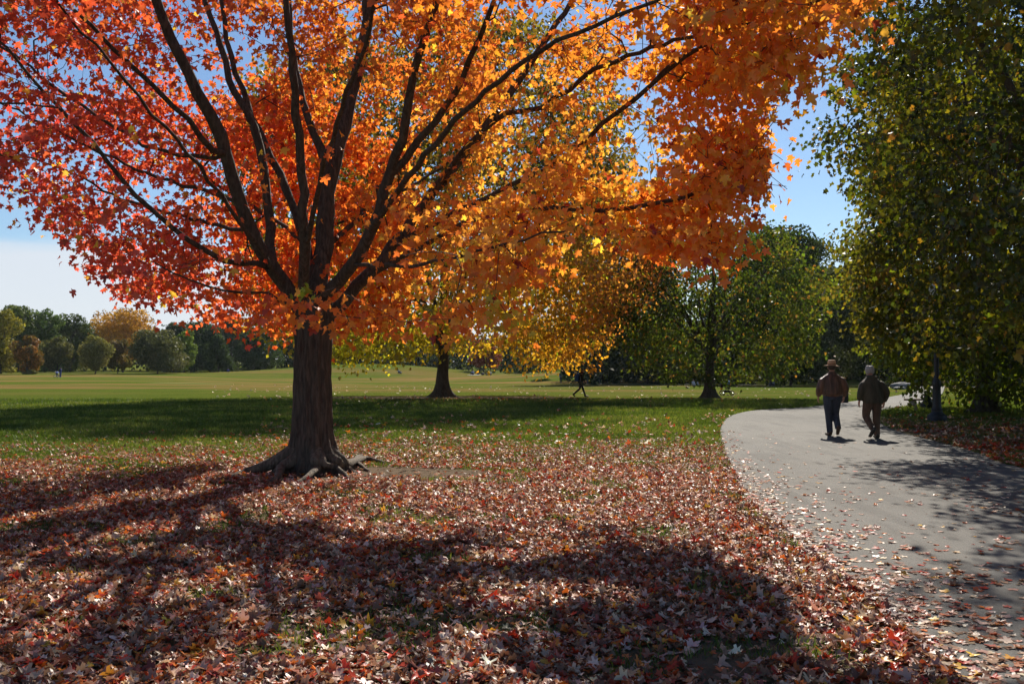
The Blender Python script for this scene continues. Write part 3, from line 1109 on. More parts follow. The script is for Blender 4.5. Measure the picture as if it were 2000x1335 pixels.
    if colfn:
        cc = colfn(bs)
    else:
        w = fnoise(bs, Rad * 0.3, 4.4)
        w = (w - w.min()) / (np.ptp(w) + 1e-9)
        cc = palette(w, [(i / (len(cols) - 1), q) for i, q in enumerate(cols)])
    cc = vary(cc, nl, 0.2, 0.12)
    V, Fc, C = build_leaves(bs - base, ax, nm, sz, cc, shape, 0.25, 0.2)
    print('   leaves', nl)
    new_mesh('crown', V, Fc, mat, root, col=C)
    return root


# ------------------------------------------------------------------ distant trees
def bg_tree(name, label, px, D, top_y, width, cols, n=4200, size=0.42, low=0.08, cone=0.0, trunk=True, group=None, cat='tree', base_off=0.0, lobes=26, tw=0.017, bright=1.0):
    bright = 1.55 if px < 560 else 1.0  # sunlight on the left-hand trees, put into their leaf colour
    n = int(n * 1.7)
    size = size * 1.2
    x = (px - 1000) / F * D
    z0 = float(gz(x, D)) - 0.05
    H = P(px, top_y, D)[2] - z0
    Wd = width / F * D / 2
    root = thing(name, label, cat, (x, D, z0), group=group)
    rr = np.random.default_rng(int(px * 7 + D * 13))
    # lobes give the outline its bumps
    lb = []
    for i in range(lobes):
        h = rr.uniform(low, 0.93) ** 0.9
        if cone:
            prof = (1 - h) ** (0.75 / cone) * 1.0 + 0.08
        else:
            prof = math.sqrt(max(0.02, 1 - ((h - 0.48) / 0.56) ** 2))
        a = rr.uniform(0, 2 * math.pi)
        q = rr.uniform(0.35, 0.86) * prof
        s = rr.uniform(0.17, 0.34) * (0.6 + 0.5 * prof)
        lb.append((math.cos(a) * q * Wd, math.sin(a) * q * Wd, h * H, s * Wd * 1.25, s * min(H * 0.62, Wd * 1.3)))
    lb.append((0, 0, H * 0.90, Wd * 0.28, H * 0.10))
    lb.append((0, 0, H * 0.55, Wd * 0.62, H * 0.33))
    lb = np.array(lb)
    w = lb[:, 3] ** 1.6
    k = rr.choice(len(lb), n, p=w / w.sum())
    d = rr.normal(size=(n, 3))
    d /= np.linalg.norm(d, axis=1)[:, None]
    rad = rr.uniform(0.62, 1.06, n)
    p = lb[k, :3] + d * rad[:, None] * np.stack([lb[k, 3], lb[k, 3], lb[k, 4]], 1)
    p[:, 2] = np.clip(p[:, 2], low * H * 0.8, H * 1.01)
    tone = rr.random(len(lb))[k] * 0.65 + rr.random(n) * 0.35
    cc = palette(tone, [(i / (len(cols) - 1), q) for i, q in enumerate(cols)])
    cc = np.clip(cc * bright * np.exp(rr.normal(0, 0.22, n))[:, None], 0.002, 0.9)
    ax = rr.normal(size=(n, 3)) + np.array([0, 0, -0.3])
    nm = d + rr.normal(0, 0.6, (n, 3))
    V, Fc, C = build_leaves(p - unit(ax) * size * 0.4, ax, nm, rr.uniform(size * 0.6, size * 1.3, n), cc, LEAF5, 0.2, 0.2)
    new_mesh('crown', V, Fc, M_LEAFB, root, col=C)
    if trunk:
        tr_ = max(0.12, H * tw)
        sk = Skeleton()
        sk.limb([(0, 0, -0.1), (0.05, 0, H * 0.25), (0, 0.1, H * 0.8)], tr_, tr_ * 0.25, attach=False, step=1.0)
        for i in range(6):
            a = i * 1.1
            sk.limb([(0, 0, H * (0.15 + 0.06 * i)), (math.cos(a) * Wd * 0.3, math.sin(a) * Wd * 0.3, H * (0.3 + 0.06 * i)), (math.cos(a) * Wd * 0.7, math.sin(a) * Wd * 0.7, H * (0.42 + 0.07 * i))], tr_ * 0.4, tr_ * 0.1, step=1.5)
        V, Fc = sk.mesh(sk.radii(0.02), lambda r: True, lambda r: 7)
        new_mesh('trunk', V, Fc, M_BARKD, root, smooth=True)
    return root


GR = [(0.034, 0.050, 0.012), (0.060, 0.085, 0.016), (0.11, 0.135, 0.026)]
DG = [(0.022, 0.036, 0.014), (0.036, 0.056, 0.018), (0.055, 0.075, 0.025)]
OL = [(0.06, 0.065, 0.02), (0.11, 0.105, 0.035), (0.18, 0.16, 0.055)]
YG = [(0.12, 0.11, 0.015), (0.20, 0.18, 0.025), (0.30, 0.24, 0.035)]
OR = [(0.20, 0.10, 0.02), (0.34, 0.18, 0.025), (0.45, 0.25, 0.035)]
RB = [(0.09, 0.05, 0.02), (0.15, 0.07, 0.025), (0.22, 0.10, 0.035)]
PK = [(0.22, 0.06, 0.03), (0.35, 0.10, 0.05), (0.45, 0.16, 0.08)]
BG = [(0.035, 0.05, 0.022), (0.05, 0.07, 0.03), (0.08, 0.10, 0.045)]


def background():
    A = bg_tree
    gL = 'trees along the far left edge of the field'
    A('broadleaf_tree', 'yellow green tree at the far left edge of the photo', 2, 222, 606, 78, YG, 5200, group=gL, low=0.04)
    A('broadleaf_tree', 'small rust and green tree second from the left edge', 53, 212, 654, 56, [(0.06, 0.06, 0.02), (0.16, 0.09, 0.02), (0.30, 0.12, 0.03)], 3400, 0.36, group=gL, low=0.1)
    A('broadleaf_tree', 'small grey green tree behind the person with the pushchair', 112, 236, 658, 60, OL, 3200, 0.38, group=gL, low=0.04)
    A('broadleaf_tree', 'pale olive tree on a short trunk left of the big orange crown', 187, 212, 656, 66, [(0.08, 0.08, 0.02), (0.15, 0.14, 0.04), (0.26, 0.23, 0.09)], 4400, 0.34, group=gL, low=0.13)
    A('broadleaf_tree', 'brownish narrow tree just right of the pale olive tree', 230, 224, 662, 46, [(0.06, 0.06, 0.02), (0.13, 0.10, 0.03), (0.24, 0.12, 0.06)], 3000, 0.36, group=gL, low=0.13)
    A('broadleaf_tree', 'broad dark olive domed tree below the orange crown', 308, 220, 646, 118, [(0.045, 0.05, 0.02), (0.075, 0.08, 0.03), (0.12, 0.11, 0.045)], 7000, 0.36, group=gL, low=0.12, lobes=40)
    A('broadleaf_tree', 'bright green tree at the right shoulder of the olive dome', 360, 238, 646, 50, [(0.08, 0.11, 0.02), (0.12, 0.17, 0.03), (0.20, 0.26, 0.04)], 3200, 0.38, group=gL, low=0.08)
    A('conical_tree', 'dark green cone shaped tree left of the near maple trunk', 427, 236, 655, 66, DG, 4200, 0.36, group=gL, low=0.03, cone=1.0)
    gB = 'tall trees behind the left edge of the field'
    for (px, ty, w, D, c, lab) in [
        (35, 598, 95, 262, GR, 'tall dark green tree above the rust coloured small tree'),
        (88, 603, 90, 268, [(0.035, 0.055, 0.015), (0.06, 0.10, 0.02), (0.11, 0.15, 0.03)], 'tall mid green tree between the left corner trees and the orange crown'),
        (138, 612, 75, 276, GR, 'tall green tree touching the left side of the orange crown'),
        (-50, 596, 100, 262, GR, 'tall green tree cut by the left edge of the photo'),
        (338, 628, 66, 285, BG, 'grey green treetop just right of the orange crown'),
        (396, 625, 86, 262, DG, 'dark rounded tree behind the cone shaped tree'),
        (452, 616, 66, 282, BG, 'tall greyish treetop under the red maple leaves'),
        (505, 640, 90, 262, DG, 'dark tree just left of the near maple trunk'),
    ]:
        A('broadleaf_tree', lab, px, D, ty, w, c, 5200, 0.46, group=gB, low=0.02, lobes=34)
    A('broadleaf_tree', 'wide orange crowned tree standing above the left tree line', 240, 256, 605, 132, OR, 7600, 0.42, group=gB, low=0.25, lobes=44)
    A('shrub', 'pale bush at the foot of the rust and green tree', 60, 210, 722, 26, OL, 700, 0.26, trunk=False, cat='shrub', low=0.0)
    A('shrub', 'low yellow green plants at the left foot of the knoll', 396, 228, 724, 26, [(0.2, 0.2, 0.03), (0.35, 0.33, 0.06)], 500, 0.26, trunk=False, cat='shrub', low=0.0)
    # seen under the golden maple
    gM = 'trees behind the golden maple'
    for (px, ty, w, D, c, lab, s) in [
        (585, 640, 110, 285, DG, 'dark tree hidden behind the near maple trunk', 0.46),
        (690, 640, 120, 290, DG, 'dark tree beyond the grassy knoll, right of the near trunk', 0.46),
        (765, 652, 60, 262, YG, 'small yellow tree on the knoll left of the golden maple trunk', 0.34),
        (830, 640, 110, 280, BG, 'dark tree directly behind the golden maple trunk', 0.46),
        (945, 660, 62, 235, PK, 'pinkish red tree right of the golden maple trunk', 0.34),
        (1030, 630, 130, 270, DG, 'dark tree seen under the right side of the golden maple', 0.46),
        (1120, 620, 120, 240, DG, 'dark tree above the walker with the backpack', 0.44),
    ]:
        A('broadleaf_tree', lab, px, D, ty, w, c, 4200, s, group=gM, low=0.03, lobes=30)
    A('broadleaf_tree', 'slim trunked young tree on the sunny bank beyond the field', 1068, 176, 655, 44, OL, 1500, 0.26, low=0.32)
    # right hand woods
    A('broadleaf_tree', 'tall russet brown tree rising behind the orange maple branches', 1172, 150, 322, 175, RB, 9500, 0.37, low=0.18, lobes=50)
    A('evergreen_tree', 'tall dark evergreen top poking out beside the russet tree', 1292, 168, 332, 120, DG, 8000, 0.36, low=0.1, cone=0.6, lobes=46)
    gR = 'trees of the shaded wood on the right'
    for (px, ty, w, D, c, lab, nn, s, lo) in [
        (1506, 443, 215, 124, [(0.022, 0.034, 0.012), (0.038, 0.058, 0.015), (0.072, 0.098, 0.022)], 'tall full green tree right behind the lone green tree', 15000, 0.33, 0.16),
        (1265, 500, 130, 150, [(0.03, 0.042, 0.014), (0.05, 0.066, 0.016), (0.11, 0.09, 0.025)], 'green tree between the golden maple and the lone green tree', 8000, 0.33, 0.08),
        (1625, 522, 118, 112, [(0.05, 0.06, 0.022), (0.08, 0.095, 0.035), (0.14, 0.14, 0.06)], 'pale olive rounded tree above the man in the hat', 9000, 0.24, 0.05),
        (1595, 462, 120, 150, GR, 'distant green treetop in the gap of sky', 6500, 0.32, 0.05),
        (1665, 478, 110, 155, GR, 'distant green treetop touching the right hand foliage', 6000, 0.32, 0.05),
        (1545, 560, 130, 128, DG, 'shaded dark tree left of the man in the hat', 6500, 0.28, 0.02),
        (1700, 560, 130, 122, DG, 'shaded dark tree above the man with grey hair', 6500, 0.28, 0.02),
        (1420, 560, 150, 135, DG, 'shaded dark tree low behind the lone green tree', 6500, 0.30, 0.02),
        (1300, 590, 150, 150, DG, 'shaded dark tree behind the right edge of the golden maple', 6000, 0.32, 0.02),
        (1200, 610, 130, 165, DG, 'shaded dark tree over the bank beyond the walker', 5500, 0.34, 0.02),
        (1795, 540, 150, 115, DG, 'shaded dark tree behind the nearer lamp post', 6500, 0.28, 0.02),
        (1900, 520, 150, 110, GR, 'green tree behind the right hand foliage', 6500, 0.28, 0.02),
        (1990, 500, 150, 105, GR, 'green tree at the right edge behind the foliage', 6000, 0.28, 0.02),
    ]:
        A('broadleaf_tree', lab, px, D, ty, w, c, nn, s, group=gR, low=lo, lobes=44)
    # the mass of the wood behind them all
    n = 60000
    u = rng.uniform(-0.62, 0.62, n)
    D = rng.uniform(295, 335, n)
    x = u * D
    hts = 15 + 7 * fnoise(np.stack([x, D * 0, D * 0], 1), 14) - 6.5
    hts = hts + np.where(u > 0.05, 3, 0)
    h = rng.random(n) ** 0.6 * hts
    p = np.stack([x, D, gz(x, D) + h], 1)
    p += 2.0 * rand_dirs(n) * rng.random(n)[:, None]
    w = fnoise(p, 6)
    cc = palette((w - w.min()) / np.ptp(w), [(0, (0.022, 0.035, 0.015)), (0.5, (0.04, 0.06, 0.02)), (1, (0.09, 0.10, 0.03))])
    V, Fc, C = build_leaves(p, rand_dirs(n), rand_dirs(n) + np.array([0, -0.6, 0.3]), rng.uniform(0.7, 1.5, n), cc, LEAF5)
    o = new_mesh('distant_wood', V, Fc, M_LEAFB, col=C)
    tag(o, 'mass of distant dark woodland beyond the field', 'woodland', kind='stuff')
    # dark understorey at the foot of the right hand wood
    n = 26000
    u = rng.uniform(0.05, 0.62, n)
    D = rng.uniform(140, 175, n)
    x = u * D
    h = rng.random(n) ** 0.8 * (6.5 + 3 * fnoise(np.stack([x, D * 0, D * 0], 1), 7))
    p = np.stack([x, D, gz(x, D) + h], 1)
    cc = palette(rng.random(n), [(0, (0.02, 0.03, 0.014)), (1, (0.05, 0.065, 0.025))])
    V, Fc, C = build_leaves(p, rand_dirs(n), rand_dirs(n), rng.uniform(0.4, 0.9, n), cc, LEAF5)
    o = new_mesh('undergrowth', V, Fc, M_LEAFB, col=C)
    tag(o, 'dark undergrowth filling the foot of the shaded wood', 'undergrowth', kind='stuff')


# ------------------------------------------------------------------ ground cover
def in_path(x, y):
    return npoly_in(PATH_POLY, x, y)


def litter():
    cols = np.array([(0.54, 0.365, 0.275), (0.40, 0.24, 0.17), (0.70, 0.54, 0.43), (0.22, 0.11, 0.065), (0.42, 0.10, 0.04), (0.48, 0.055, 0.03), (0.60, 0.17, 0.035),
                     (0.70, 0.38, 0.06), (0.22, 0.11, 0.07), (0.33, 0.09, 0.07)])
    pw = np.array([0.20, 0.18, 0.08, 0.13, 0.10, 0.07, 0.07, 0.03, 0.09, 0.05])

    def place(n, x, y, dens, size, lift=0.035, tilt=0.38, sat=1.0):
        q = np.stack([x, y, x * 0], 1)
        ok = rng.random(len(x)) < dens
        x, y = x[ok], y[ok]
        m = len(x)
        z = gz(x, y) + 0.012 + rng.random(m) ** 1.5 * lift
        a = rng.uniform(0, 2 * np.pi, m)
        ax = np.stack([np.cos(a), np.sin(a), rng.normal(0, tilt * 0.6, m)], 1)
        nm = np.stack([rng.normal(0, tilt, m), rng.normal(0, tilt, m), np.ones(m)], 1)
        c = cols[rng.choice(len(cols), m, p=pw)] * sat
        ip = in_path(x, y)
        nm[ip, :2] *= 0.45
        ax[ip, 2] *= 0.4
        z = np.where(ip, gz(x, y) + 0.012, z)
        return np.stack([x, y, z], 1), ax, nm, rng.uniform(*size, m), vary(c, m, 0.22, 0.08)
    out = []
    # thick carpet on the lawn under the crown
    n = 215000
    u = rng.uniform(-0.60, 0.60, n)
    y = 1.6 + 24 * rng.random(n) ** 0.72
    x = u * y * 1.0
    px, py = 1000 + F * x / y, 720 + EYE * F / y
    q = np.stack([x, y, x * 0], 1)
    patch = fnoise(q, 0.7, 1)
    far = 1 - sstep(12.5, 25.5, y + 9 * (fnoise(q, 1.3, 2) - 0.5) + np.where(x < -4, 0.5 * (-4 - x), 0))
    edge = 1 - sstep(0.0, 1.0, (x - (G(1460, 960)[0] + 0.0)) * 0.4) * sstep(12, 15, y)
    dens = np.clip(far, 0.02, 1) * np.where(patch > 0.635, 0.3, 1.0) * edge
    bare = np.exp(-(((x + 1.65) / 1.35) ** 2 + ((y - 15.0) / 0.72) ** 2)) + 0.6 * np.exp(-(((x + 2.7) / 0.8) ** 2 + ((y - 14.0) / 0.28) ** 2)) + 0.45 * np.exp(-(((x - 1.15) / 0.34) ** 2 + ((y - 5.3) / 0.36) ** 2))
    dens *= 1 - 0.95 * np.clip(bare * 1.8, 0, 1)
    tr = np.hypot(x + 2.95, y - 14.8)
    dens *= sstep(0.30, 0.55, tr)
    inp = in_path(x, y)
    # on the path: drift at the left edge, then scattered
    dl = np.full(len(x), 9.0)
    plx = np.array([q_ for q_ in outline[:len(smooth_line(pl))]])
    o_ = np.argsort(plx[:, 1])
    xl = np.interp(y, plx[o_, 1], plx[o_, 0])
    dx = x - xl
    pd = 0.62 * np.exp(-np.clip(dx, 0, 9) / (0.28 + 0.06 * np.clip(9 - y, 0, 6))) + 0.016 + 0.16 * sstep(0.56, 0.72, fnoise(q, 0.5, 8)) * (1 - sstep(9, 14, y))
    dens = np.where(inp, pd * (1 - 0.75 * sstep(12, 20, y)) * np.clip(1.3 - y / 40, 0.2, 1), dens)
    out.append(place(n, x, y, dens, (0.045, 0.084), 0.035, 0.34))
    m_ = len(out[0][3])
    sh_ = rng.random(m_)
    out[0][3][:] = np.where(sh_ < 0.35, rng.uniform(0.02, 0.05, m_), out[0][3])
    out[0][4][sh_ < 0.2] = vary(np.tile((0.20, 0.11, 0.07), ((sh_ < 0.2).sum(), 1)), (sh_ < 0.2).sum(), 0.3)
    # right verge
    n = 30000
    x = rng.uniform(6.5, 17, n)
    y = rng.uniform(12, 34, n)
    q = np.stack([x, y, x * 0], 1)
    dens = (~in_path(x, y)) * np.clip(1.25 - (y - 14) / 16, 0.12, 1) * (fnoise(q, 0.9, 4) > 0.40)
    o2 = place(n, x, y, dens * 0.75, (0.06, 0.11))
    # brighter red ones near the path edge
    near = (o2[0][:, 1] < 21)
    rsel = near & (rng.random(len(near)) < 0.45)
    o2[4][rsel] = vary(np.tile((0.50, 0.09, 0.04), (rsel.sum(), 1)), rsel.sum())
    out.append(o2)
    # sparse over the grass beyond, and round the second maple
    n = 9000
    u = rng.uniform(-0.25, 0.5, n)
    y = 20 + 34 * rng.random(n)
    x = u * y
    q = np.stack([x, y, x * 0], 1)
    dens = (~in_path(x, y)) * (0.30 * (1 - sstep(26, 36, y)) + 0.5 * np.exp(-(((x + 3) / 8) ** 2 + ((y - 53) / 4) ** 2)) + 0.35 * np.exp(-(((x - 11) / 5) ** 2 + ((y - 54) / 2.5) ** 2)) + 0.03)
    out.append(place(n, x, y, dens, (0.09, 0.15), 0.03, 0.5, 1.25))
    n = 700
    u = rng.uniform(-0.3, 0.42, n)
    y = 55 + 60 * rng.random(n) ** 1.5
    o4 = place(n, u * y, y, 0.5, (0.12, 0.2), 0.04, 0.5, 1.0)
    o4[4][:] = vary(np.tile((0.6, 0.5, 0.36), (len(o4[4]), 1)), len(o4[4]))
    out.append(o4)
    bs, ax, nm, sz, cc = [np.concatenate([o[i] for o in out]) for i in range(5)]
    print('litter', len(bs))
    ip = in_path(bs[:, 0], bs[:, 1])
    V1_, F1_, C1_ = build_leaves(bs[~ip], ax[~ip], nm[~ip], sz[~ip], cc[~ip], MAPLE, 0.55, 0.38)
    V2_, F2_, C2_ = build_leaves(bs[ip], ax[ip], nm[ip], sz[ip], cc[ip], MAPLE, 0.28, 0.20)
    V, Fc, C = np.vstack([V1_, V2_]), np.vstack([F1_, F2_ + len(V1_)]), np.vstack([C1_, C2_])
    lowz = gz(V[:, 0], V[:, 1]) + 0.010
    V[:, 2] = np.maximum(V[:, 2], lowz + 0.004 * rng.random(len(V)))
    o = new_mesh('fallen_leaves', V, Fc, M_LITTER, col=C)
    tag(o, 'carpet of fallen tan, red and orange maple leaves over lawn and path', 'fallen leaves', kind='stuff')


def grass():
    xs, ys, hs = [], [], []
    # tufts in the gaps of the litter
    n = 70000
    u = rng.uniform(-0.56, 0.56, n)
    y = 3.6 + 13 * rng.random(n) ** 0.8
    x = u * y
    q = np.stack([x, y, x * 0], 1)
    ok = (fnoise(q, 0.7, 1) > 0.625) & (~in_path(x, y)) & (np.hypot(x + 2.9, y - 14.8) > 0.9) & (rng.random(n) < 0.8)
    bare = np.exp(-(((x + 1.65) / 1.35) ** 2 + ((y - 15.0) / 0.72) ** 2)) + 0.6 * np.exp(-(((x + 2.7) / 0.8) ** 2 + ((y - 14.0) / 0.28) ** 2)) + 0.45 * np.exp(-(((x - 1.15) / 0.34) ** 2 + ((y - 5.3) / 0.36) ** 2))
    ok &= bare < 0.3
    xs.append(x[ok]); ys.append(y[ok]); hs.append(rng.uniform(0.03, 0.085, ok.sum()))
    # the lawn from the end of the litter outwards
    n = 230000
    u = rng.uniform(-0.56, 0.56, n)
    y = 12.5 + 40 * rng.random(n) ** 1.1
    x = u * y
    q = np.stack([x, y, x * 0], 1)
    far = sstep(13, 20, y + 3 * (fnoise(q, 2.5, 2) - 0.5))
    bare = np.exp(-(((x + 1.65) / 1.3) ** 2 + ((y - 15.0) / 0.75) ** 2)) + np.exp(-(((x + 2.7) / 0.8) ** 2 + ((y - 14.0) / 0.3) ** 2))
    ok = (bare < 0.3) & (~in_path(x, y)) & (rng.random(n) < far) & ~((u > 0.33) & (y < 27) & (fnoise(q, 1.0, 6) > 0.45))
    xs.append(x[ok]); ys.append(y[ok]); hs.append(rng.uniform(0.03, 0.065, ok.sum()) * (1 + y[ok] / 60))
    x, y, h = np.concatenate(xs), np.concatenate(ys), np.concatenate(hs)
    n = len(x)
    a = rng.uniform(0, 2 * np.pi, n)
    w = 0.0035 + 0.00022 * y
    side = np.stack([np.cos(a) * w, np.sin(a) * w, 0 * a], 1)
    b = np.stack([x, y, gz(x, y) - 0.003], 1)
    lean = np.stack([rng.normal(0, 0.5, n) * h, rng.normal(0, 0.5, n) * h, h], 1)
    mid = b + lean * np.array([0.35, 0.35, 0.62])
    V = np.stack([b - side, b + side, mid + side * 0.7, b + lean, mid - side * 0.7], 1).reshape(-1, 3)
    i = np.arange(n)[:, None] * 5
    Fc = np.concatenate([i + np.array([[0, 1, 2]]), i + np.array([[0, 2, 4]]), i + np.array([[4, 2, 3]])])
    t = fnoise(np.stack([x, y, x * 0], 1), 1.5, 3) + rng.normal(0, 0.12, n)
    c = palette(t, [(0.2, (0.06, 0.10, 0.018)), (0.5, (0.11, 0.16, 0.03)), (0.75, (0.20, 0.22, 0.06))])
    C = np.repeat(vary(c, n, 0.15, 0.06), 5, axis=0)
    o = new_mesh('grass', V, Fc, M_BLADE, col=C)
    print('blades', n)
    tag(o, 'short green grass blades of the near lawn', 'grass', kind='stuff')


# ------------------------------------------------------------------ people
def loft(rings, k=16, fold=None):
    """rings: list of (centre, rx, ry, axis_x, axis_y). closed ends"""
    V, Fc = [], []
    th = np.linspace(0, 2 * np.pi, k, endpoint=False)
    for i, (c, rx, ry, ax, ay) in enumerate(rings):
        c, ax, ay = map(lambda q: np.asarray(q, float), (c, ax, ay))
        m = np.ones(k)
        if fold:
            m = 1 + fold[0] * np.sin(th * fold[1] + 0.6 * np.sin(i * 1.3)) + 0.5 * fold[0] * np.sin(th * (fold[1] * 2 - 3) + i)
        V += list(c[None] + (rx * m * np.cos(th))[:, None] * ax + (ry * m * np.sin(th))[:, None] * ay)
    n = len(rings)
    for i in range(n - 1):
        for j in range(k):
            j2 = (j + 1) % k
            Fc.append((i * k + j, i * k + j2, (i + 1) * k + j2, (i + 1) * k + j))
    V.append(np.asarray(rings[0][0], float))
    V.append(np.asarray(rings[-1][0], float))
    a, b = len(V) - 2, len(V) - 1
    tri = []
    for j in range(k):
        j2 = (j + 1) % k
        tri.append((a, j2, j))
        tri.append((b, (n - 1) * k + j, (n - 1) * k + j2))
    return np.array(V), Fc + tri


def limbloft(pts, rad, k=12, flat=1.0, fold=None, sub=5):
    pts = [np.asarray(q, float) for q in pts]
    P_, R_ = [], []
    for i in range(len(pts) - 1):
        for s in range(sub):
            t = s / sub
            P_.append(pts[i] * (1 - t) + pts[i + 1] * t)
            R_.append(rad[i] * (1 - t) + rad[i + 1] * t)
    P_.append(pts[-1])
    R_.append(rad[-1])
    P_ = np.array(P_)
    P2 = P_.copy()
    for _ in range(2):
        P2[1:-1] = (P2[:-2] + 2 * P2[1:-1] + P2[2:]) / 4
    t = unit(np.gradient(P2, axis=0))
    rings = []
    for i in range(len(P2)):
        ref = np.array([0, 1.0, 0]) if abs(t[i][1]) < 0.8 else np.array([0, 0, 1.0])
        ax = unit(np.cross(t[i], ref))
        ay = unit(np.cross(ax, t[i]))
        rings.append((P2[i], R_[i], R_[i] * flat, ax, ay))
    # rounded ends
    return loft(rings, k, fold)


def ellipsoid(c, r, k=14, m=9):
    rings = []
    for i in range(m):
        a = -math.pi / 2 + math.pi * (i + 0.5) / m
        rings.append(((c[0], c[1], c[2] + r[2] * math.sin(a)), r[0] * math.cos(a), r[1] * math.cos(a), (1, 0, 0), (0, 1, 0)))
    return loft(rings, k)


def fuse(name, pieces, mat, parent, voxel=0.012, smooth=3):
    """join overlapping closed pieces into one continuous surface"""
    me = bpy.data.meshes.new(name)
    V, Fc = [], []
    for v, f in pieces:
        o = len(V)
        V += [tuple(map(float, q)) for q in v]
        Fc += [tuple(int(o + i) for i in q) for q in f]
    me.from_pydata(V, [], Fc)
    me.update()
    bm = bmesh.new()
    bm.from_mesh(me)
    bmesh.ops.recalc_face_normals(bm, faces=bm.faces[:])
    bm.to_mesh(me)
    bm.free()
    ob = bpy.data.objects.new(name, me)
    COL.objects.link(ob)
    if voxel:
        m = ob.modifiers.new('r', 'REMESH')
        m.mode = 'VOXEL'
        m.voxel_size = voxel
        if smooth:
            s = ob.modifiers.new('s', 'SMOOTH')
            s.iterations = smooth
            s.factor = 0.5
        dg = bpy.context.evaluated_depsgraph_get()
        ev = ob.evaluated_get(dg)
        me2 = bpy.data.meshes.new_from_object(ev)
        ob.modifiers.clear()
        ob.data = me2
        bpy.data.meshes.remove(me)
        me = me2
    me.polygons.foreach_set('use_smooth', np.ones(len(me.polygons), bool))
    me.materials.clear()
    me.materials.append(mat)
    ob.parent = parent
    return ob


_mc = {}


def cmat(name, col, **kw):
    if name not in _mc:
        _mc[name] = plain_mat(name, col, **kw)
    return _mc[name]


def cloth_mat(name, col, rough=0.85, wr=9.0, bump=0.6, spec=0.3):
    if name in _mc:
        return _mc[name]
    b = MatB(name)
    o = b.obj()
    w = b.noise(b.mapv(o, (1.6, 1.6, 0.35)), wr, 4, 0.6, 0.3)
    f = b.noise(o, 60, 3)
    c = b.mix(b.ramp(w, 0.3, 0.7), tuple(v * 0.65 for v in col), tuple(min(1, v * 1.3) for v in col))
    h = b.math('ADD', w, b.math('MULTIPLY', f, 0.15))
    b.principled(c, rough, b.bump(h, bump, 0.03), spec=spec)
    _mc[name] = b.m
    return b.m


SKIN = cmat('skin', (0.42, 0.22, 0.15), rough=0.55, var=0.1, bump=0.05)


def hand_pieces(wrist, d, side, s=1.0, out=(1, 0, 0)):
    """hand hanging from wrist along d: palm, four bent fingers of unequal length, thumb from the palm's side"""
    wrist = np.asarray(wrist, float)
    d = unit(np.asarray(d, float))
    fwd = np.array([0, 1.0, 0])
    fwd = unit(fwd - fwd.dot(d) * d)
    inn = np.cross(d, fwd) * side
    pcs = []
    pal = [(wrist, 0.024 * s, 0.018 * s, fwd, inn), (wrist + d * 0.04 * s, 0.036 * s, 0.017 * s, fwd, inn), (wrist + d * 0.085 * s, 0.040 * s, 0.015 * s, fwd, inn), (wrist + d * 0.098 * s, 0.036 * s, 0.012 * s, fwd, inn)]
    pcs.append(loft(pal, 12))
    for i, (o, L) in enumerate([(0.030, 0.072), (0.010, 0.080), (-0.010, 0.074), (-0.029, 0.058)]):
        b = wrist + d * 0.088 * s + fwd * o * s
        k1 = b + d * L * 0.5 * s + inn * 0.006 * s
        k2 = b + d * L * 0.82 * s + inn * 0.022 * s
        k3 = b + d * L * 0.98 * s + inn * 0.038 * s
        pcs.append(limbloft([b, k1, k2, k3], [0.0095 * s, 0.0090 * s, 0.0082 * s, 0.006 * s], 8, sub=3))
    t0 = wrist + d * 0.03 * s + fwd * 0.026 * s
    pcs.append(limbloft([t0, t0 + d * 0.03 * s + fwd * 0.026 * s + inn * .006 * s, t0 + d * 0.065 * s + fwd * 0.034 * s + inn * .012 * s], [0.013 * s, 0.011 * s, 0.008 * s], 8, sub=3))
    return pcs


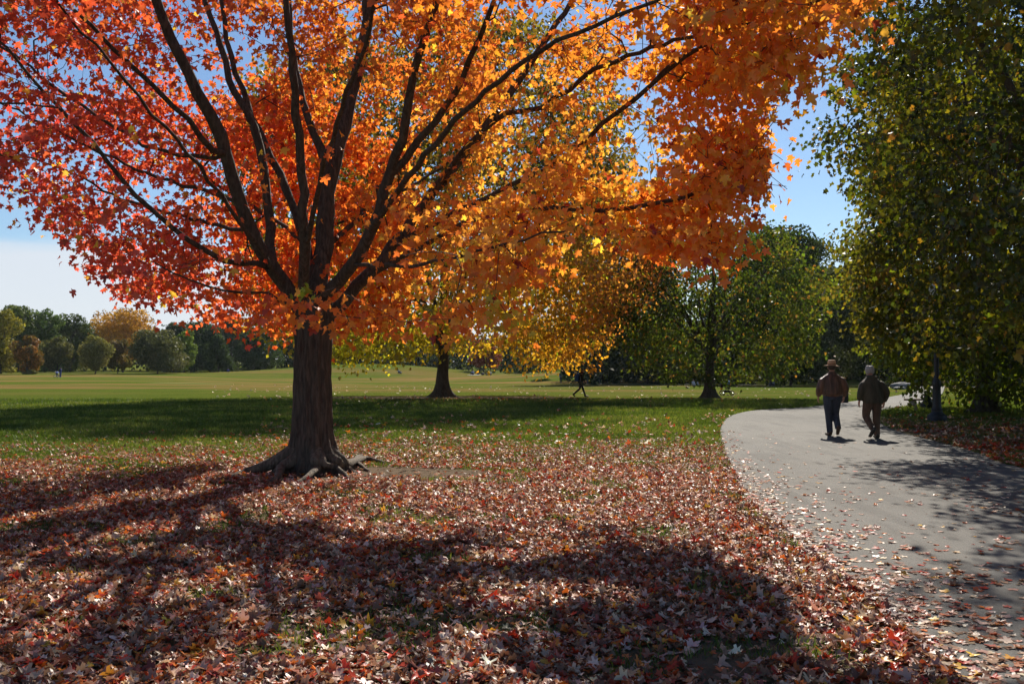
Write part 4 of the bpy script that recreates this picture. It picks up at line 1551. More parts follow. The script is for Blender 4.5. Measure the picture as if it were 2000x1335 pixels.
def person(name_label, loc, rz, J, mats, feats, voxel=0.012, hv=0.008, cat='person', group=None, s=1.0):
    """J: joints. mats: dict. feats: options"""
    root = thing('person', name_label, cat, loc, rz, group)
    root.scale = (s * feats.get('wide', 1.0), s * feats.get('wide', 1.0), s)
    body = []
    hd = np.array(J['head'])
    nk = np.array(J['neck'])
    pel = np.array(J['pelvis'])
    ch = np.array(J['chest'])
    X_, Y_ = (1, 0, 0), (0, 1, 0)
    # head with jaw, nose, ears
    body.append(ellipsoid(hd, (0.078, 0.096, 0.115)))
    body.append(ellipsoid(hd + np.array([0, 0.025, -0.06]), (0.058, 0.068, 0.065)))
    body.append(ellipsoid(hd + np.array([0, 0.103, -0.015]), (0.014, 0.022, 0.024), 8, 6))
    body.append(ellipsoid(hd + np.array([0, 0.093, -0.058]), (0.026, 0.012, 0.010), 8, 6))
    for sx in (-1, 1):
        body.append(ellipsoid(hd + np.array([sx * 0.080, 0.0, -0.01]), (0.010, 0.020, 0.032), 8, 6))
        body.append(ellipsoid(hd + np.array([sx * 0.030, 0.084, 0.012]), (0.017, 0.012, 0.010), 8, 6))
    body.append(limbloft([ch + (0, 0, .12), nk, hd - (0, 0, .06)], [0.085, 0.058, 0.055], 12))
    mid = (pel + ch) / 2
    body.append(loft([(pel - (0, 0, .08), .12, .09, X_, Y_), (pel, .155, .105, X_, Y_), (mid, .135, .10, X_, Y_), (ch, .165, .11, X_, Y_), (ch + (0, 0, .13), .15, .08, X_, Y_), (nk - (0, 0, .02), .06, .055, X_, Y_)], 18))
    for sd in ('l', 'r'):
        sh, el, wr = [np.array(J[q + sd]) for q in ('sh', 'el', 'wr')]
        hp, kn, an, to = [np.array(J[q + sd]) for q in ('hp', 'kn', 'an', 'to')]
        body.append(limbloft([sh, el, wr], [0.052, 0.040, 0.026], 12))
        if feats.get('hands', True):
            dd = wr - el
            dd = dd * 0.8 + np.array([0, 0.05, -0.2])
            body += hand_pieces(wr, dd, -1 if sd == 'r' else 1, 1.0)
        else:
            body.append(limbloft([wr, wr + unit(wr - el) * 0.16], [0.03, 0.022], 8))
        body.append(limbloft([hp, kn, an], [0.088, 0.058, 0.040], 12))
        body.append(limbloft([an, (an + to) / 2, to], [0.038, 0.034, 0.022], 10))
    fuse('body', body, mats['skin'], root, voxel if not feats.get('hands', True) else hv, 2)
    # trousers
    if 'trousers' in mats:
        tr = []
        w = feats.get('tw', 1.0)
        tr.append(loft([(pel + (0, 0, .10), .165, .118, X_, Y_), (pel, .178 * (0.6 + .4 * w), .125, X_, Y_), (pel - (0, 0, .09), .165, .115, X_, Y_)], 20))
        for sd in ('l', 'r'):
            hp, kn, an = [np.array(J[q + sd]) for q in ('hp', 'kn', 'an')]
            tr.append(limbloft([hp + (0, 0, .02), (hp + kn) / 2, kn, (kn + an) / 2, an + (an - kn) * feats.get('tl', 0.06)], [0.108 * w, 0.096 * w, 0.078 * w, 0.070 * w, 0.066 * w], 16, fold=(0.03, 5)))
        fuse('trousers', tr, mats['trousers'], root, voxel, 2)
    if 'jacket' in mats:
        jk = []
        hem = feats['hem']
        jw = feats.get('jw', 1.0)
        top = nk[2]
        rings = []
        for (t, rx, ry) in feats['jprof']:
            z = hem + (top - hem) * t
            f = np.clip((z - pel[2]) / (ch[2] - pel[2]), -1, 1.4)
            cx = pel[0] + (ch[0] - pel[0]) * f
            cy = pel[1] + (ch[1] - pel[1]) * f
            rings.append(((cx, cy, z), rx * jw, ry * jw, X_, Y_))
        jk.append(loft(rings, 48, fold=(feats.get('fold', 0.02), 9)))
        sw = feats.get('sw', 1.0)
        for sd in ('l', 'r'):
            sh, el, wr = [np.array(J[q + sd]) for q in ('sh', 'el', 'wr')]
            inn = np.array([-0.05 if sd == 'r' else 0.05, 0, -0.035])
            jk.append(limbloft([sh + inn, sh * 0.72 + el * 0.28, el, (el + wr) / 2, wr - unit(wr - el) * 0.01], [0.060 * sw, 0.084 * sw, 0.075 * sw, 0.068 * sw, 0.045 * sw], 16, fold=(0.035, 5)))
        if feats.get('collar'):
            jk.append(loft([(nk - (0, .0, .05), .095, .085, X_, Y_), (nk + (0, -.005, .03), .078, .078, X_, Y_)], 18))
        if feats.get('hood'):
            jk.append(ellipsoid(nk + np.array([0, -.085, -.035]), (.12, .055, .065)))
        ob = fuse('jacket' if feats.get('jname') is None else feats['jname'], jk, mats['jacket'], root, voxel, 2)
    for sd in ('l', 'r'):
        an, to = np.array(J['an' + sd]), np.array(J['to' + sd])
        d = unit(to - an)
        f = np.array([0, 1.0, 0]) if abs(d[2]) < 0.6 else np.array([0, 1.0, 0])
        hl = an + np.array(J.get('heel' + sd, (0, -0.055, -0.045)))
        sp = [limbloft([an + (0, 0, .03), hl + (0, 0, .01)], [.045, .044], 10), limbloft([hl, hl * .5 + to * .5 + (0, 0, .004), to], [.045, .046, .036], 12, flat=0.9), ellipsoid(to, (.042, .045, .032), 10, 7)]
        fuse('shoe', sp, mats['shoe'], root, max(voxel, 0.012), 2)
    return root


def straw_hat(root, hd, mat, band):
    k = 40
    V, Fc = [], []
    prof = [(0.0, 0.135), (0.035, 0.130), (0.060, 0.142), (0.078, 0.132), (0.088, 0.09), (0.094, 0.03), (0.100, 0.018), (0.135, 0.012), (0.170, 0.004), (0.172, -0.003), (0.135, 0.004), (0.100, 0.009), (0.080, 0.02)]
    for (r, z) in prof:
        for j in range(k):
            a = 2 * math.pi * j / k
            dz = 0
            if r > 0.11:
                dz = -0.018 * math.cos(a) * ((r - 0.1) / 0.1) - 0.006 * math.cos(2 * a)
            if z > 0.12 and r < 0.07:
                dz -= 0.02 * (1 - r / 0.07) * (0.6 + 0.4 * math.cos(2 * a))
            V.append((hd[0] + r * math.cos(a) * 0.97, hd[1] + r * math.sin(a) * 1.08, hd[2] + 0.03 + z + dz))
    for i in range(len(prof) - 1):
        for j in range(k):
            j2 = (j + 1) % k
            Fc.append((i * k + j, i * k + j2, (i + 1) * k + j2, (i + 1) * k + j))
    h = new_mesh('hat', V, Fc, mat, root, smooth=True)
    V, Fc = [], []
    for z, r in ((0.024, 0.0975), (0.048, 0.0955)):
        for j in range(k):
            a = 2 * math.pi * j / k
            V.append((hd[0] + r * math.cos(a) * 0.97, hd[1] + r * math.sin(a) * 1.08, hd[2] + 0.03 + z))
    for j in range(k):
        Fc.append((j, (j + 1) % k, k + (j + 1) % k, k + j))
    b_ = new_mesh('hat_band', V, Fc, band, h, smooth=True)


def walkers():
    # man in the straw hat ------------------------------------------------
    q = G(1622, 851)
    leather = MatB('brown_leather')
    o = leather.obj()
    w = leather.noise(leather.mapv(o, (3.2, 3.2, 0.35)), 5.5, 4, 0.6, 0.4)
    f = leather.noise(o, 55, 4)
    c = leather.mix(leather.ramp(w, 0.32, 0.68), (0.050, 0.024, 0.014), (0.155, 0.072, 0.040))
    leather.principled(c, 0.42, leather.bump(leather.math('ADD', w, leather.math('MULTIPLY', f, 0.2)), 0.9, 0.04), spec=0.45)
    jeans = cloth_mat('blue_jeans', (0.040, 0.047, 0.066), 0.9, 7)
    J = dict(pelvis=(0, 0, .95), chest=(0, .01, 1.28), neck=(0, .01, 1.50), head=(0, .03, 1.635),
             shl=(-.165, 0, 1.385), ell=(-.265, -.02, 1.13), wrl=(-.285, .05, .93),
             shr=(.165, 0, 1.385), elr=(.275, -.03, 1.14), wrr=(.265, .08, .93),
             hpl=(-.095, 0, .93), knl=(-.075, .03, .50), anl=(-.060, -.02, .085), tol=(-.095, .15, .035),
             hpr=(.095, 0, .93), knr=(.085, .10, .52), anr=(.085, -.16, .19), tor=(.09, -.07, .055),
             heelr=(0, -.055, .01))
    r = person('person in straw hat, brown leather jacket and jeans walking away on the path', (q[0] + 0.05, q[1], 0.008), R(-6), J,
               dict(skin=SKIN, trousers=jeans, jacket=leather.m, shoe=cmat('brown_shoe', (0.06, 0.035, 0.02), rough=0.5)),
               dict(wide=1.10, hem=.925, collar=True, fold=.022, sw=1.08, tw=0.98, tl=.02,
                    jprof=[(0, .170, .125), (.03, .178, .13), (.10, .222, .162), (.22, .232, .170), (.5, .230, .165), (.68, .225, .152), (.80, .205, .135), (.88, .165, .12), (.95, .105, .095), (1.0, .085, .08)]))
    straw = cmat('straw', (0.52, 0.30, 0.16), rough=0.8, var=0.18, sc=60, bump=0.4)
    straw_hat(r, J['head'], straw, cmat('hat_band_cloth', (0.22, 0.11, 0.06), rough=0.9))
    hair = cmat('grey_hair', (0.36, 0.34, 0.33), rough=0.75, var=0.35, sc=70, bump=0.8)
    dark_hair = cmat('dark_hair', (0.05, 0.035, 0.028), rough=0.7, sc=70)
    hd = np.array(J['head'])
    fuse('hair', [ellipsoid(hd + (0, -.022, -.005), (.084, .086, .085))], dark_hair, r, 0.01, 2)
    # man with grey hair ----------------------------------------------------
    q = G(1708, 856)
    coat = cloth_mat('olive_coat', (0.062, 0.053, 0.034), 0.8, 7, 0.8)
    brown = cloth_mat('brown_trousers', (0.095, 0.060, 0.040), 0.9, 7, 0.9)
    J = dict(pelvis=(0, 0, .90), chest=(-.01, .04, 1.22), neck=(-.015, .09, 1.42), head=(-.01, .14, 1.555),
             shl=(-.16, .03, 1.30), ell=(-.265, -.03, 1.07), wrl=(-.265, .06, .86),
             shr=(.16, .03, 1.295), elr=(.285, -.03, 1.06), wrr=(.275, .07, .83),
             hpl=(-.095, 0, .88), knl=(-.115, .10, .50), anl=(-.075, -.18, .22), tol=(-.11, -.10, .06), heell=(0.0, -.05, .01),
             hpr=(.095, 0, .88), knr=(.085, .03, .47), anr=(.070, -.02, .085), tor=(.10, .15, .035))
    r = person('person with grey hair in long olive coat and baggy brown trousers walking away', (q[0] - 0.03, q[1], 0.008), R(4), J,
               dict(skin=SKIN, trousers=brown, jacket=coat, shoe=cmat('dark_shoe', (0.03, 0.025, 0.02), rough=0.55)),
               dict(wide=1.10, hem=.80, collar=True, hood=True, fold=.022, sw=1.02, tw=0.98, tl=.04, jname='coat',
                    jprof=[(0, .205, .150), (.10, .215, .158), (.35, .215, .158), (.6, .218, .155), (.74, .210, .140), (.84, .180, .12), (.92, .125, .10), (1.0, .085, .08)]))
    hd = np.array(J['head'])
    fuse('hair', [ellipsoid(hd + (0, -.022, .012), (.097, .102, .100)), ellipsoid(hd + (-.05, -.03, -.03), (.04, .06, .06)), ellipsoid(hd + (.05, -.03, -.03), (.04, .06, .06)),
                  ellipsoid(hd + (0.03, -.05, .07), (.045, .045, .045)), ellipsoid(hd + (-0.04, -.02, .08), (.045, .05, .04))], hair, r, 0.01, 1)
    # the walker with the blue rucksack -------------------------------------
    q = G(1134, 775)
    blk = cloth_mat('black_cloth', (0.012, 0.011, 0.012), 0.85, 8)
    blk2 = cloth_mat('black_leggings', (0.010, 0.009, 0.010), 0.7, 8)
    J = dict(pelvis=(0, 0, .90), chest=(0, .05, 1.20), neck=(0, .07, 1.40), head=(0, .11, 1.53),
             shl=(-.165, .05, 1.33), ell=(-.20, -.02, 1.07), wrl=(-.18, .14, .92),
             shr=(.165, .05, 1.33), elr=(.20, .02, 1.07), wrr=(.18, .24, .93),
             hpl=(-.08, 0, .88), knl=(-.08, .13, .49), anl=(-.08, .27, .09), tol=(-.08, .44, .035),
             hpr=(.08, 0, .88), knr=(.08, -.05, .48), anr=(.08, -.40, .17), tor=(.08, -.33, .05), heelr=(0, -.045, .0))
    r = person('person in black with a blue rucksack striding right under the golden maple branches', q, R(-90), J,
               dict(skin=SKIN, trousers=blk2, jacket=blk, shoe=cmat('black_shoe', (0.01, 0.01, 0.01), rough=0.5)),
               dict(hem=.82, collar=True, tw=0.80, sw=0.95, hands=True,
                    jprof=[(0, .165, .15), (.2, .175, .155), (.5, .175, .14), (.75, .185, .14), (.88, .16, .12), (.95, .11, .09), (1, .075, .075)]), voxel=0.016, hv=0.009)
    hd = np.array(J['head'])
    fuse('hair', [ellipsoid(hd + (0, -.02, .02), (.092, .10, .11)), ellipsoid(hd + (0, -.08, -.08), (.06, .045, .09))], dark_hair, r, 0.014, 2)
    bag = fuse('rucksack', [loft([((0, -.17, .88), .12, .07, (1, 0, 0), (0, 1, 0)), ((0, -.20, .95), .155, .11, (1, 0, 0), (0, 1, 0)), ((0, -.20, 1.15), .155, .12, (1, 0, 0), (0, 1, 0)), ((0, -.15, 1.32), .13, .09, (1, 0, 0), (0, 1, 0)), ((0, -.13, 1.37), .08, .05, (1, 0, 0), (0, 1, 0))], 18),
                            loft([((0, -.29, .94), .10, .04, (1, 0, 0), (0, 1, 0)), ((0, -.31, 1.04), .11, .045, (1, 0, 0), (0, 1, 0)), ((0, -.28, 1.14), .10, .04, (1, 0, 0), (0, 1, 0))], 14)],
               cloth_mat('blue_nylon', (0.02, 0.06, 0.22), 0.6, 8), r, 0.016, 2)
    bag['label'] = 'blue rucksack'
    fuse('scarf', [ellipsoid(np.array(J['neck']) + (0, .0, 0), (.10, .10, .06))], cloth_mat('red_scarf', (0.16, 0.03, 0.02)), r, 0.014, 2)


STAND = dict(pelvis=(0, 0, .92), chest=(0, .01, 1.24), neck=(0, .02, 1.45), head=(0, .03, 1.59),
             shl=(-.18, 0, 1.38), ell=(-.23, .0, 1.10), wrl=(-.22, .08, .88), shr=(.18, 0, 1.38), elr=(.23, 0, 1.10), wrr=(.22, .08, .88),
             hpl=(-.09, 0, .90), knl=(-.10, .03, .48), anl=(-.11, -.01, .085), tol=(-.12, .15, .035),
             hpr=(.09, 0, .90), knr=(.10, .05, .48), anr=(.10, .05, .085), tor=(.11, .21, .035))
SIT = dict(pelvis=(0, 0, .12), chest=(0, .03, .42), neck=(0, .06, .63), head=(0, .08, .77),
           shl=(-.18, .02, .56), ell=(-.24, .12, .34), wrl=(-.16, .32, .34), shr=(.18, .02, .56), elr=(.24, .12, .34), wrr=(.16, .32, .34),
           hpl=(-.10, 0, .12), knl=(-.16, .40, .42), anl=(-.10, .62, .09), tol=(-.10, .78, .035),
           hpr=(.10, 0, .12), knr=(.16, .40, .42), anr=(.10, .62, .09), tor=(.10, .78, .035))
JP = [(0, .165, .12), (.3, .17, .125), (.6, .19, .13), (.78, .19, .125), (.9, .16, .10), (1, .07, .07)]


def far_person(label, px, D, rz, J, top, bottom, scale=1.0, hairc=(0.05, 0.03, 0.02), cap=None, group=None, lean=None):
    x = (px - 1000) / F * D
    z = float(gz(x, D))
    sit = J is SIT
    m = dict(skin=SKIN, trousers=cloth_mat('cloth_%02x%02x%02x' % tuple(int(v * 255) for v in bottom), bottom), jacket=cloth_mat('cloth_%02x%02x%02x' % tuple(int(v * 255) for v in top), top), shoe=cmat('pale_shoe', (0.4, 0.4, 0.4)))
    r = person(label, (x, D, z), rz, J, m, dict(hem=.05 if sit else .84, jprof=JP, hands=False, fold=0.0, jname='shirt'), voxel=0.03, hv=0.03, s=scale, group=group)
    hd = np.array(J['head'])
    fuse('cap' if cap else 'hair', [ellipsoid(hd + (0, -.015, .025), (.092, .10, .10))], cmat('cap_%02d' % int(cap[0] * 99), cap) if cap else cmat('hair_far', hairc), r, 0.025, 1)
    return r


def folk():
    gP = 'people sitting on the far grass'
    far_person('person pushing a pale pushchair on the left of the field', 119, 168, R(75), STAND, (0.03, 0.04, 0.14), (0.05, 0.07, 0.25), 1.04)
    far_person('child in white cap, lilac shirt and dark shorts on the field left of the walker', 1095, 160, R(200), STAND, (0.35, 0.36, 0.5), (0.03, 0.04, 0.10), 0.98, cap=(0.8, 0.8, 0.85))
    far_person('person in bright blue just behind the walker with the rucksack', 1148, 150, R(120), STAND, (0.04, 0.10, 0.40), (0.05, 0.07, 0.15), 1.0)
    far_person('person in a blue coat walking left of the golden maple trunk', 815, 265, R(90), STAND, (0.05, 0.08, 0.35), (0.03, 0.03, 0.05), 1.0)
    far_person('person in black close beside the one in the blue coat', 819.5, 266, R(80), STAND, (0.02, 0.02, 0.03), (0.02, 0.02, 0.03), 1.02)
    far_person('person in pale blue kneeling up on a picnic rug, tallest of the picnic group', 924, 215, R(150), SIT, (0.45, 0.5, 0.7), (0.03, 0.03, 0.05), 1.25, group=gP)
    far_person('person in black sitting on the picnic rug beside the one in pale blue', 933, 214, R(200), SIT, (0.02, 0.02, 0.02), (0.03, 0.03, 0.04), 0.95, group=gP)
    far_person('person in white sitting alone at the right of the picnic bags', 958, 212, R(180), SIT, (0.6, 0.62, 0.65), (0.04, 0.04, 0.06), 1.1, group=gP)
    far_person('person in white top sitting at the foot of the knoll', 779, 215, R(200), SIT, (0.6, 0.6, 0.6), (0.05, 0.05, 0.06), 1.0, group=gP)
    far_person('small person sitting right beside the one at the foot of the knoll', 783.5, 214, R(150), SIT, (0.5, 0.5, 0.5), (0.1, 0.1, 0.1), 0.7, group=gP)
    far_person('person in dark cap sitting up beside a white heap left of the lone green tree', 1354, 128, R(190), SIT, (0.6, 0.6, 0.62), (0.4, 0.4, 0.42), 0.95, cap=(0.02, 0.02, 0.03), group=gP)
    far_person('person in grey sitting at the shade edge right of the lone green tree', 1511, 122, R(100), SIT, (0.30, 0.30, 0.34), (0.04, 0.04, 0.06), 1.0, group=gP)
    far_person('person in blue sitting under the trees left of the near trunk', 446, 226, R(180), SIT, (0.08, 0.12, 0.45), (0.05, 0.05, 0.1), 1.0, group=gP)
    # things lying with them
    def lump(name, label, cat, px, D, size, col, rz=0):
        x = (px - 1000) / F * D
        r = np.array(size)
        V, Fc = ellipsoid((0, 0, r[2] * 0.55), r * 0.5)
        V = V * (1 + 0.25 * (fnoise(V, 0.18)[:, None] - 0.5))
        V[:, 2] = np.maximum(V[:, 2], 0)
        tri = []
        for f_ in Fc:
            tri += [(f_[0], f_[1], f_[2])] + ([(f_[0], f_[2], f_[3])] if len(f_) == 4 else [])
        o = new_mesh(name, V, tri, cmat(name + '%d' % px, col), smooth=True)
        o.location = (x, D, float(gz(x, D)))
        o.rotation_euler = (0, 0, rz)
        return tag(o, label, cat)
    lump('bag', 'dark bag on the grass nearer the picnic rug', 'bag', 943, 213, (0.8, 0.5, 0.5), (0.03, 0.03, 0.04))
    lump('bag', 'dark low bag on the grass nearer the person in white', 'bag', 951, 212.5, (0.7, 0.4, 0.35), (0.05, 0.05, 0.07))
    lump('picnic_rug', 'pale picnic rug under the two seated people', 'rug', 927, 213, (3.2, 1.6, 0.10), (0.6, 0.58, 0.55))
    lump('blanket', 'white crumpled blanket beside the person in the dark cap', 'blanket', 1360.5, 127.5, (0.9, 0.6, 0.45), (0.7, 0.7, 0.68))


def bars(specs, k=8):
    return merge(*[tube(np.array(a, float), np.full(len(a), r), k) for a, r in specs])


def pushchair(label, loc, rz, canopy_col, bagcol, s=1.0):
    root = thing('pushchair', label, 'pushchair', loc, rz)
    root.scale = (s, s, s)
    metal = cmat('frame_metal', (0.25, 0.25, 0.26), rough=0.35, metal=0.8)
    V, Fc = bars([([(-.24, -.30, .15), (-.24, .0, .45), (-.24, .28, .95)], .014), ([(.24, -.30, .15), (.24, .0, .45), (.24, .28, .95)], .014),
                  ([(-.24, .30, .15), (-.24, .0, .45)], .012), ([(.24, .30, .15), (.24, 0, .45)], .012), ([(-.24, .28, .95), (0, .33, 1.0), (.24, .28, .95)], .016), ([(-.24, .3, .15), (.24, .3, .15)], .012), ([(-.24, -.3, .15), (.24, -.3, .15)], .012)])
    new_mesh('frame', V, Fc, metal, root, smooth=True)
    tyre = cmat('tyre_rubber', (0.015, 0.015, 0.015), rough=0.8)
    for (x, y, r_) in ((-.27, .30, .15), (.27, .30, .15), (-.22, -.30, .13), (.22, -.30, .13)):
        th = np.linspace(0, 2 * np.pi, 25)
        c = np.stack([np.full(25, x), y + r_ * np.cos(th), .15 + r_ * np.sin(th)], 1)
        w = new_mesh('wheel', *tube(c, np.full(25, .022), 8), tyre, root, smooth=True)
        sp = [([(x, y, .15), (x, y + r_ * math.cos(a), .15 + r_ * math.sin(a))], .006) for a in np.linspace(0, 2 * math.pi, 9)[:-1]]
        new_mesh('spokes', *bars(sp, 5), metal, w)
    can = cloth_mat('canopy_%d' % int(canopy_col[2] * 100), canopy_col, 0.7)
    V, Fc = [], []
    for i in range(9):
        a = math.pi * (0.0 + 0.62 * i / 8)
        for j in range(11):
            b = math.pi * j / 10
            V.append((-.26 * math.cos(b), -.06 - .32 * math.cos(a) * math.sin(b) * .9 + .1, .68 + .30 * math.sin(a) * math.sin(b) * .95 + .02))
    for i in range(8):
        for j in range(10):
            k = i * 11 + j
            Fc.append((k, k + 1, k + 12, k + 11))
    new_mesh('canopy', V, Fc, can, root, smooth=True)
    dk = cloth_mat('dark_seat', (0.02, 0.022, 0.03))
    fuse('seat', [loft([((0, -.14, .38), .20, .10, (1, 0, 0), (0, 1, 0)), ((0, -.05, .45), .21, .17, (1, 0, 0), (0, 1, 0)), ((0, .10, .60), .21, .06, (1, 0, 0), (0, 1, 0)), ((0, .18, .85), .20, .04, (1, 0, 0), (0, 1, 0))], 16)], dk, root, 0.02, 1)
    fuse('basket', [loft([((0, 0, .18), .19, .2, (1, 0, 0), (0, 1, 0)), ((0, 0, .32), .21, .23, (1, 0, 0), (0, 1, 0))], 14)], cloth_mat('bag_%d' % int(bagcol[0] * 100), bagcol), root, 0.02, 1)
    return root


def lathe(prof, k=24, flute=None):
    V, Fc = [], []
    th = np.linspace(0, 2 * np.pi, k, endpoint=False)
    for (r, z) in prof:
        rr = np.full(k, r)
        if flute and flute[0] < z < flute[1]:
            rr = r * (1 - 0.07 * (np.cos(th * flute[2]) > 0.2))
        V += [(a * math.cos(t), a * math.sin(t), z) for a, t in zip(rr, th)]
    for i in range(len(prof) - 1):
        for j in range(k):
            j2 = (j + 1) % k
            Fc.append((i * k + j, i * k + j2, (i + 1) * k + j2, (i + 1) * k + j))
    return np.array(V), np.array(Fc)


def lamp_post(label, loc, group):
    root = thing('street_lamp', label, 'street lamp', loc, 0, group)
    iron = cmat('black_iron', (0.016, 0.018, 0.022), rough=0.5, var=0.3, sc=25, bump=0.15, spec=0.5)
    V, Fc = lathe([(.0, .0), (.33, .0), (.33, .05), (.285, .06), (.285, .16), (.265, .20), (.20, .25), (.165, .29), (.155, .34), (.165, .36), (.165, .39), (.13, .42)], 16)
    new_mesh('base', V, Fc, iron, root)
    V, Fc = lathe([(.14, .40), (.125, .5), (.115, 1.05), (.13, 1.10), (.135, 1.16), (.12, 1.24), (.085, 1.34), (.08, 1.5), (.068, 2.6), (.058, 3.5), (.075, 3.54), (.075, 3.60), (.05, 3.64), (.05, 3.72)], 48, (0.45, 3.5, 12))
    new_mesh('post', V, Fc, iron, root)
    V, Fc = lathe([(.05, 3.70), (.13, 3.76), (.15, 3.80), (.12, 3.82)], 24)
    lan = new_mesh('lantern', V, Fc, iron, root, smooth=True)
    glass = cmat('lamp_glass', (0.55, 0.55, 0.52), rough=0.25, var=0.05)
    V, Fc = lathe([(.11, 3.81), (.19, 3.92), (.20, 4.02), (.16, 4.16), (.13, 4.22)], 24)
    new_mesh('globe', V, Fc, glass, lan, smooth=True)
    V, Fc = lathe([(.17, 4.19), (.14, 4.25), (.07, 4.31), (.03, 4.36), (.035, 4.40), (.0, 4.46)], 24)
    new_mesh('cap', V, Fc, iron, lan, smooth=True)
    return root


def boxm(c, s, bev=0.01):
    bm = bmesh.new()
    bmesh.ops.create_cube(bm, size=1.0)
    for v in bm.verts:
        v.co = Vector((v.co.x * s[0], v.co.y * s[1], v.co.z * s[2]))
    bmesh.ops.bevel(bm, geom=bm.edges[:], offset=bev, segments=2, affect='EDGES')
    bmesh.ops.translate(bm, verts=bm.verts[:], vec=c)
    bmesh.ops.triangulate(bm, faces=bm.faces[:])
    bm.verts.index_update()
    V = np.array([v.co[:] for v in bm.verts])
    Fc = np.array([[v.index for v in f.verts] for f in bm.faces])
    bm.free()
    return V, Fc


def furniture():
    g = 'black park lamp posts beside the path'
    q = G(1830, 823)
    lamp_post('nearer black lamp post with a heavy round base right of the two walkers', q, g)
    q = G(1811, 796)
    lamp_post('farther black lamp post behind the low wooden bench', q, g)
    q = G(1796, 794)
    wood = cmat('weathered_wood', (0.17, 0.10, 0.06), rough=0.8, var=0.4, sc=9, bump=0.6)
    r = thing('park_bench', 'low backless wooden bench beside the farther lamp post', 'bench', (q[0] + .25, q[1] + .3, 0), R(22))
    for y in (-.14, 0.0, .14):
        V, Fc = boxm((0, y, .30), (1.7, .12, .07), .012)
        new_mesh('seat_plank', V, Fc, wood, r)
    stone = cmat('concrete', (0.30, 0.27, 0.24), rough=0.9, bump=0.3)
    for x in (-.55, .55):
        V, Fc = boxm((x, 0, .13), (.14, .34, .26), .012)
        new_mesh('leg', V, Fc, stone, r)
    q = G(1649, 786)
    r = thing('litter_bin', 'dark square litter bin at the path edge beside the man in the hat', 'bin', (q[0], q[1] + .2, 0), R(8))
    dk = cmat('bin_metal', (0.03, 0.032, 0.035), rough=0.55, bump=0.1)
    V, Fc = boxm((0, 0, .24), (.38, .38, .46), .02)
    new_mesh('body', V, Fc, dk, r)
    sl = []
    for i in range(7):
        x = -.165 + i * .055
        for y in (-.198, .198):
            new_mesh('slat', *boxm((x, y, .24), (.028, .014, .42), .003), dk, r)
    V, Fc = lathe([(.0, .47), (.215, .47), (.215, .50), (.12, .50), (.12, .475)], 4)
    Rm = np.array([[math.cos(R(45)), -math.sin(R(45)), 0], [math.sin(R(45)), math.cos(R(45)), 0], [0, 0, 1]])
    V = V * np.array([1.28, 1.28, 1]) @ Rm.T
    new_mesh('rim', V, Fc, dk, r)
    # pale boulders past the bend
    for (px, py, s, lab) in [(1764, 757, (2.0, 1.2, .7), 'larger pale grey rock at the lawn corner past the bend'), (1757, 758.5, (.9, .8, .35), 'small flat pale rock left of the larger rock')]:
        q = G(px, py)
        V, Fc = ellipsoid((0, 0, s[2] * .3), np.array(s) * .5, 20, 14)
        n = fnoise(V, .35)
        V = V * (0.8 + 0.5 * n[:, None])
        tri = []
        for f_ in Fc:
            tri += [(f_[0], f_[1], f_[2])] + ([(f_[0], f_[2], f_[3])] if len(f_) == 4 else [])
        o = new_mesh('rock', V, tri, cmat('rock_stone', (0.17, 0.16, 0.15), rough=0.9, var=0.3, sc=4, bump=0.8))
        o.location = (q[0], q[1], float(gz(q[0], q[1])) - 0.02)
        tag(o, lab, 'rock')
    q = G(1420, 771.5)
    pc = pushchair('dark pushchair with blue canopy parked right of the lone green tree', (q[0], q[1], 0), R(80), (0.02, 0.09, 0.35), (0.03, 0.03, 0.04), 0.95)
    bag = fuse('changing_bag', [ellipsoid((0, .34, .62), (.17, .10, .2))], cloth_mat('bag_dark', (0.02, 0.02, 0.025)), pc, 0.02, 1)
    x = (112.5 - 1000) / F * 168
    pushchair('pale blue hooded pushchair at the far left of the field', (x, 168, float(gz(x, 168))), R(75), (0.25, 0.32, 0.6), (0.02, 0.02, 0.03), 1.05)
    # a bird far off in the gap of sky
    c = P(1560, 335, 420)
    V = [(-.9, .1, .30), (-.45, .15, .42), (-.08, .12, .05), (.08, .12, .05), (.45, .15, .42), (.9, .1, .30), (-.08, -.12, .03), (.08, -.12, .03), (-.45, -.08, .40), (.45, -.08, .40)]
    Fc = [(0, 1, 8), (1, 2, 6), (1, 6, 8), (5, 9, 4), (4, 9, 7), (4, 7, 3), (2, 3, 7), (2, 7, 6)]
    wm = cmat('white_feather', (0.75, 0.75, 0.76), rough=0.8, var=0.05)
    r = thing('bird', 'tiny pale bird gliding high in the gap of sky', 'bird', c, R(20))
    new_mesh('wings', np.array(V), Fc, wm, r)
    fuse('body', [limbloft([(0, -.5, 0), (0, -.2, .0), (0, .15, .02), (0, .38, .03), (0, .5, .0)], [.03, .10, .12, .07, .02], 10)], wm, r, 0.03, 1)


# ------------------------------------------------------------------ build
main_maple()


def path_lit(p):
    sx_, sy_, gxs, gys = shadow_px(p)
    j = 60 * (fnoise(np.stack([gxs, gys, gxs * 0], 1), 0.5, 51) - 0.5) * 10 / np.maximum(gys, 4)
    lim = np.interp(sy_, [780, 820, 835, 855, 880, 897, 905, 930, 960, 975, 1005, 1030, 1060, 1085, 1110, 1160, 1200, 1250, 1335, 1500],
                    [1740, 1720, 1690, 1770, 1850, 1800, 1650, 1670, 1810, 1930, 1880, 1900, 1925, 1850, 1800, 1760, 1730, 1790, 1850, 1900])
    return (gys > 3.2) & (sx_ + j < lim - 5)


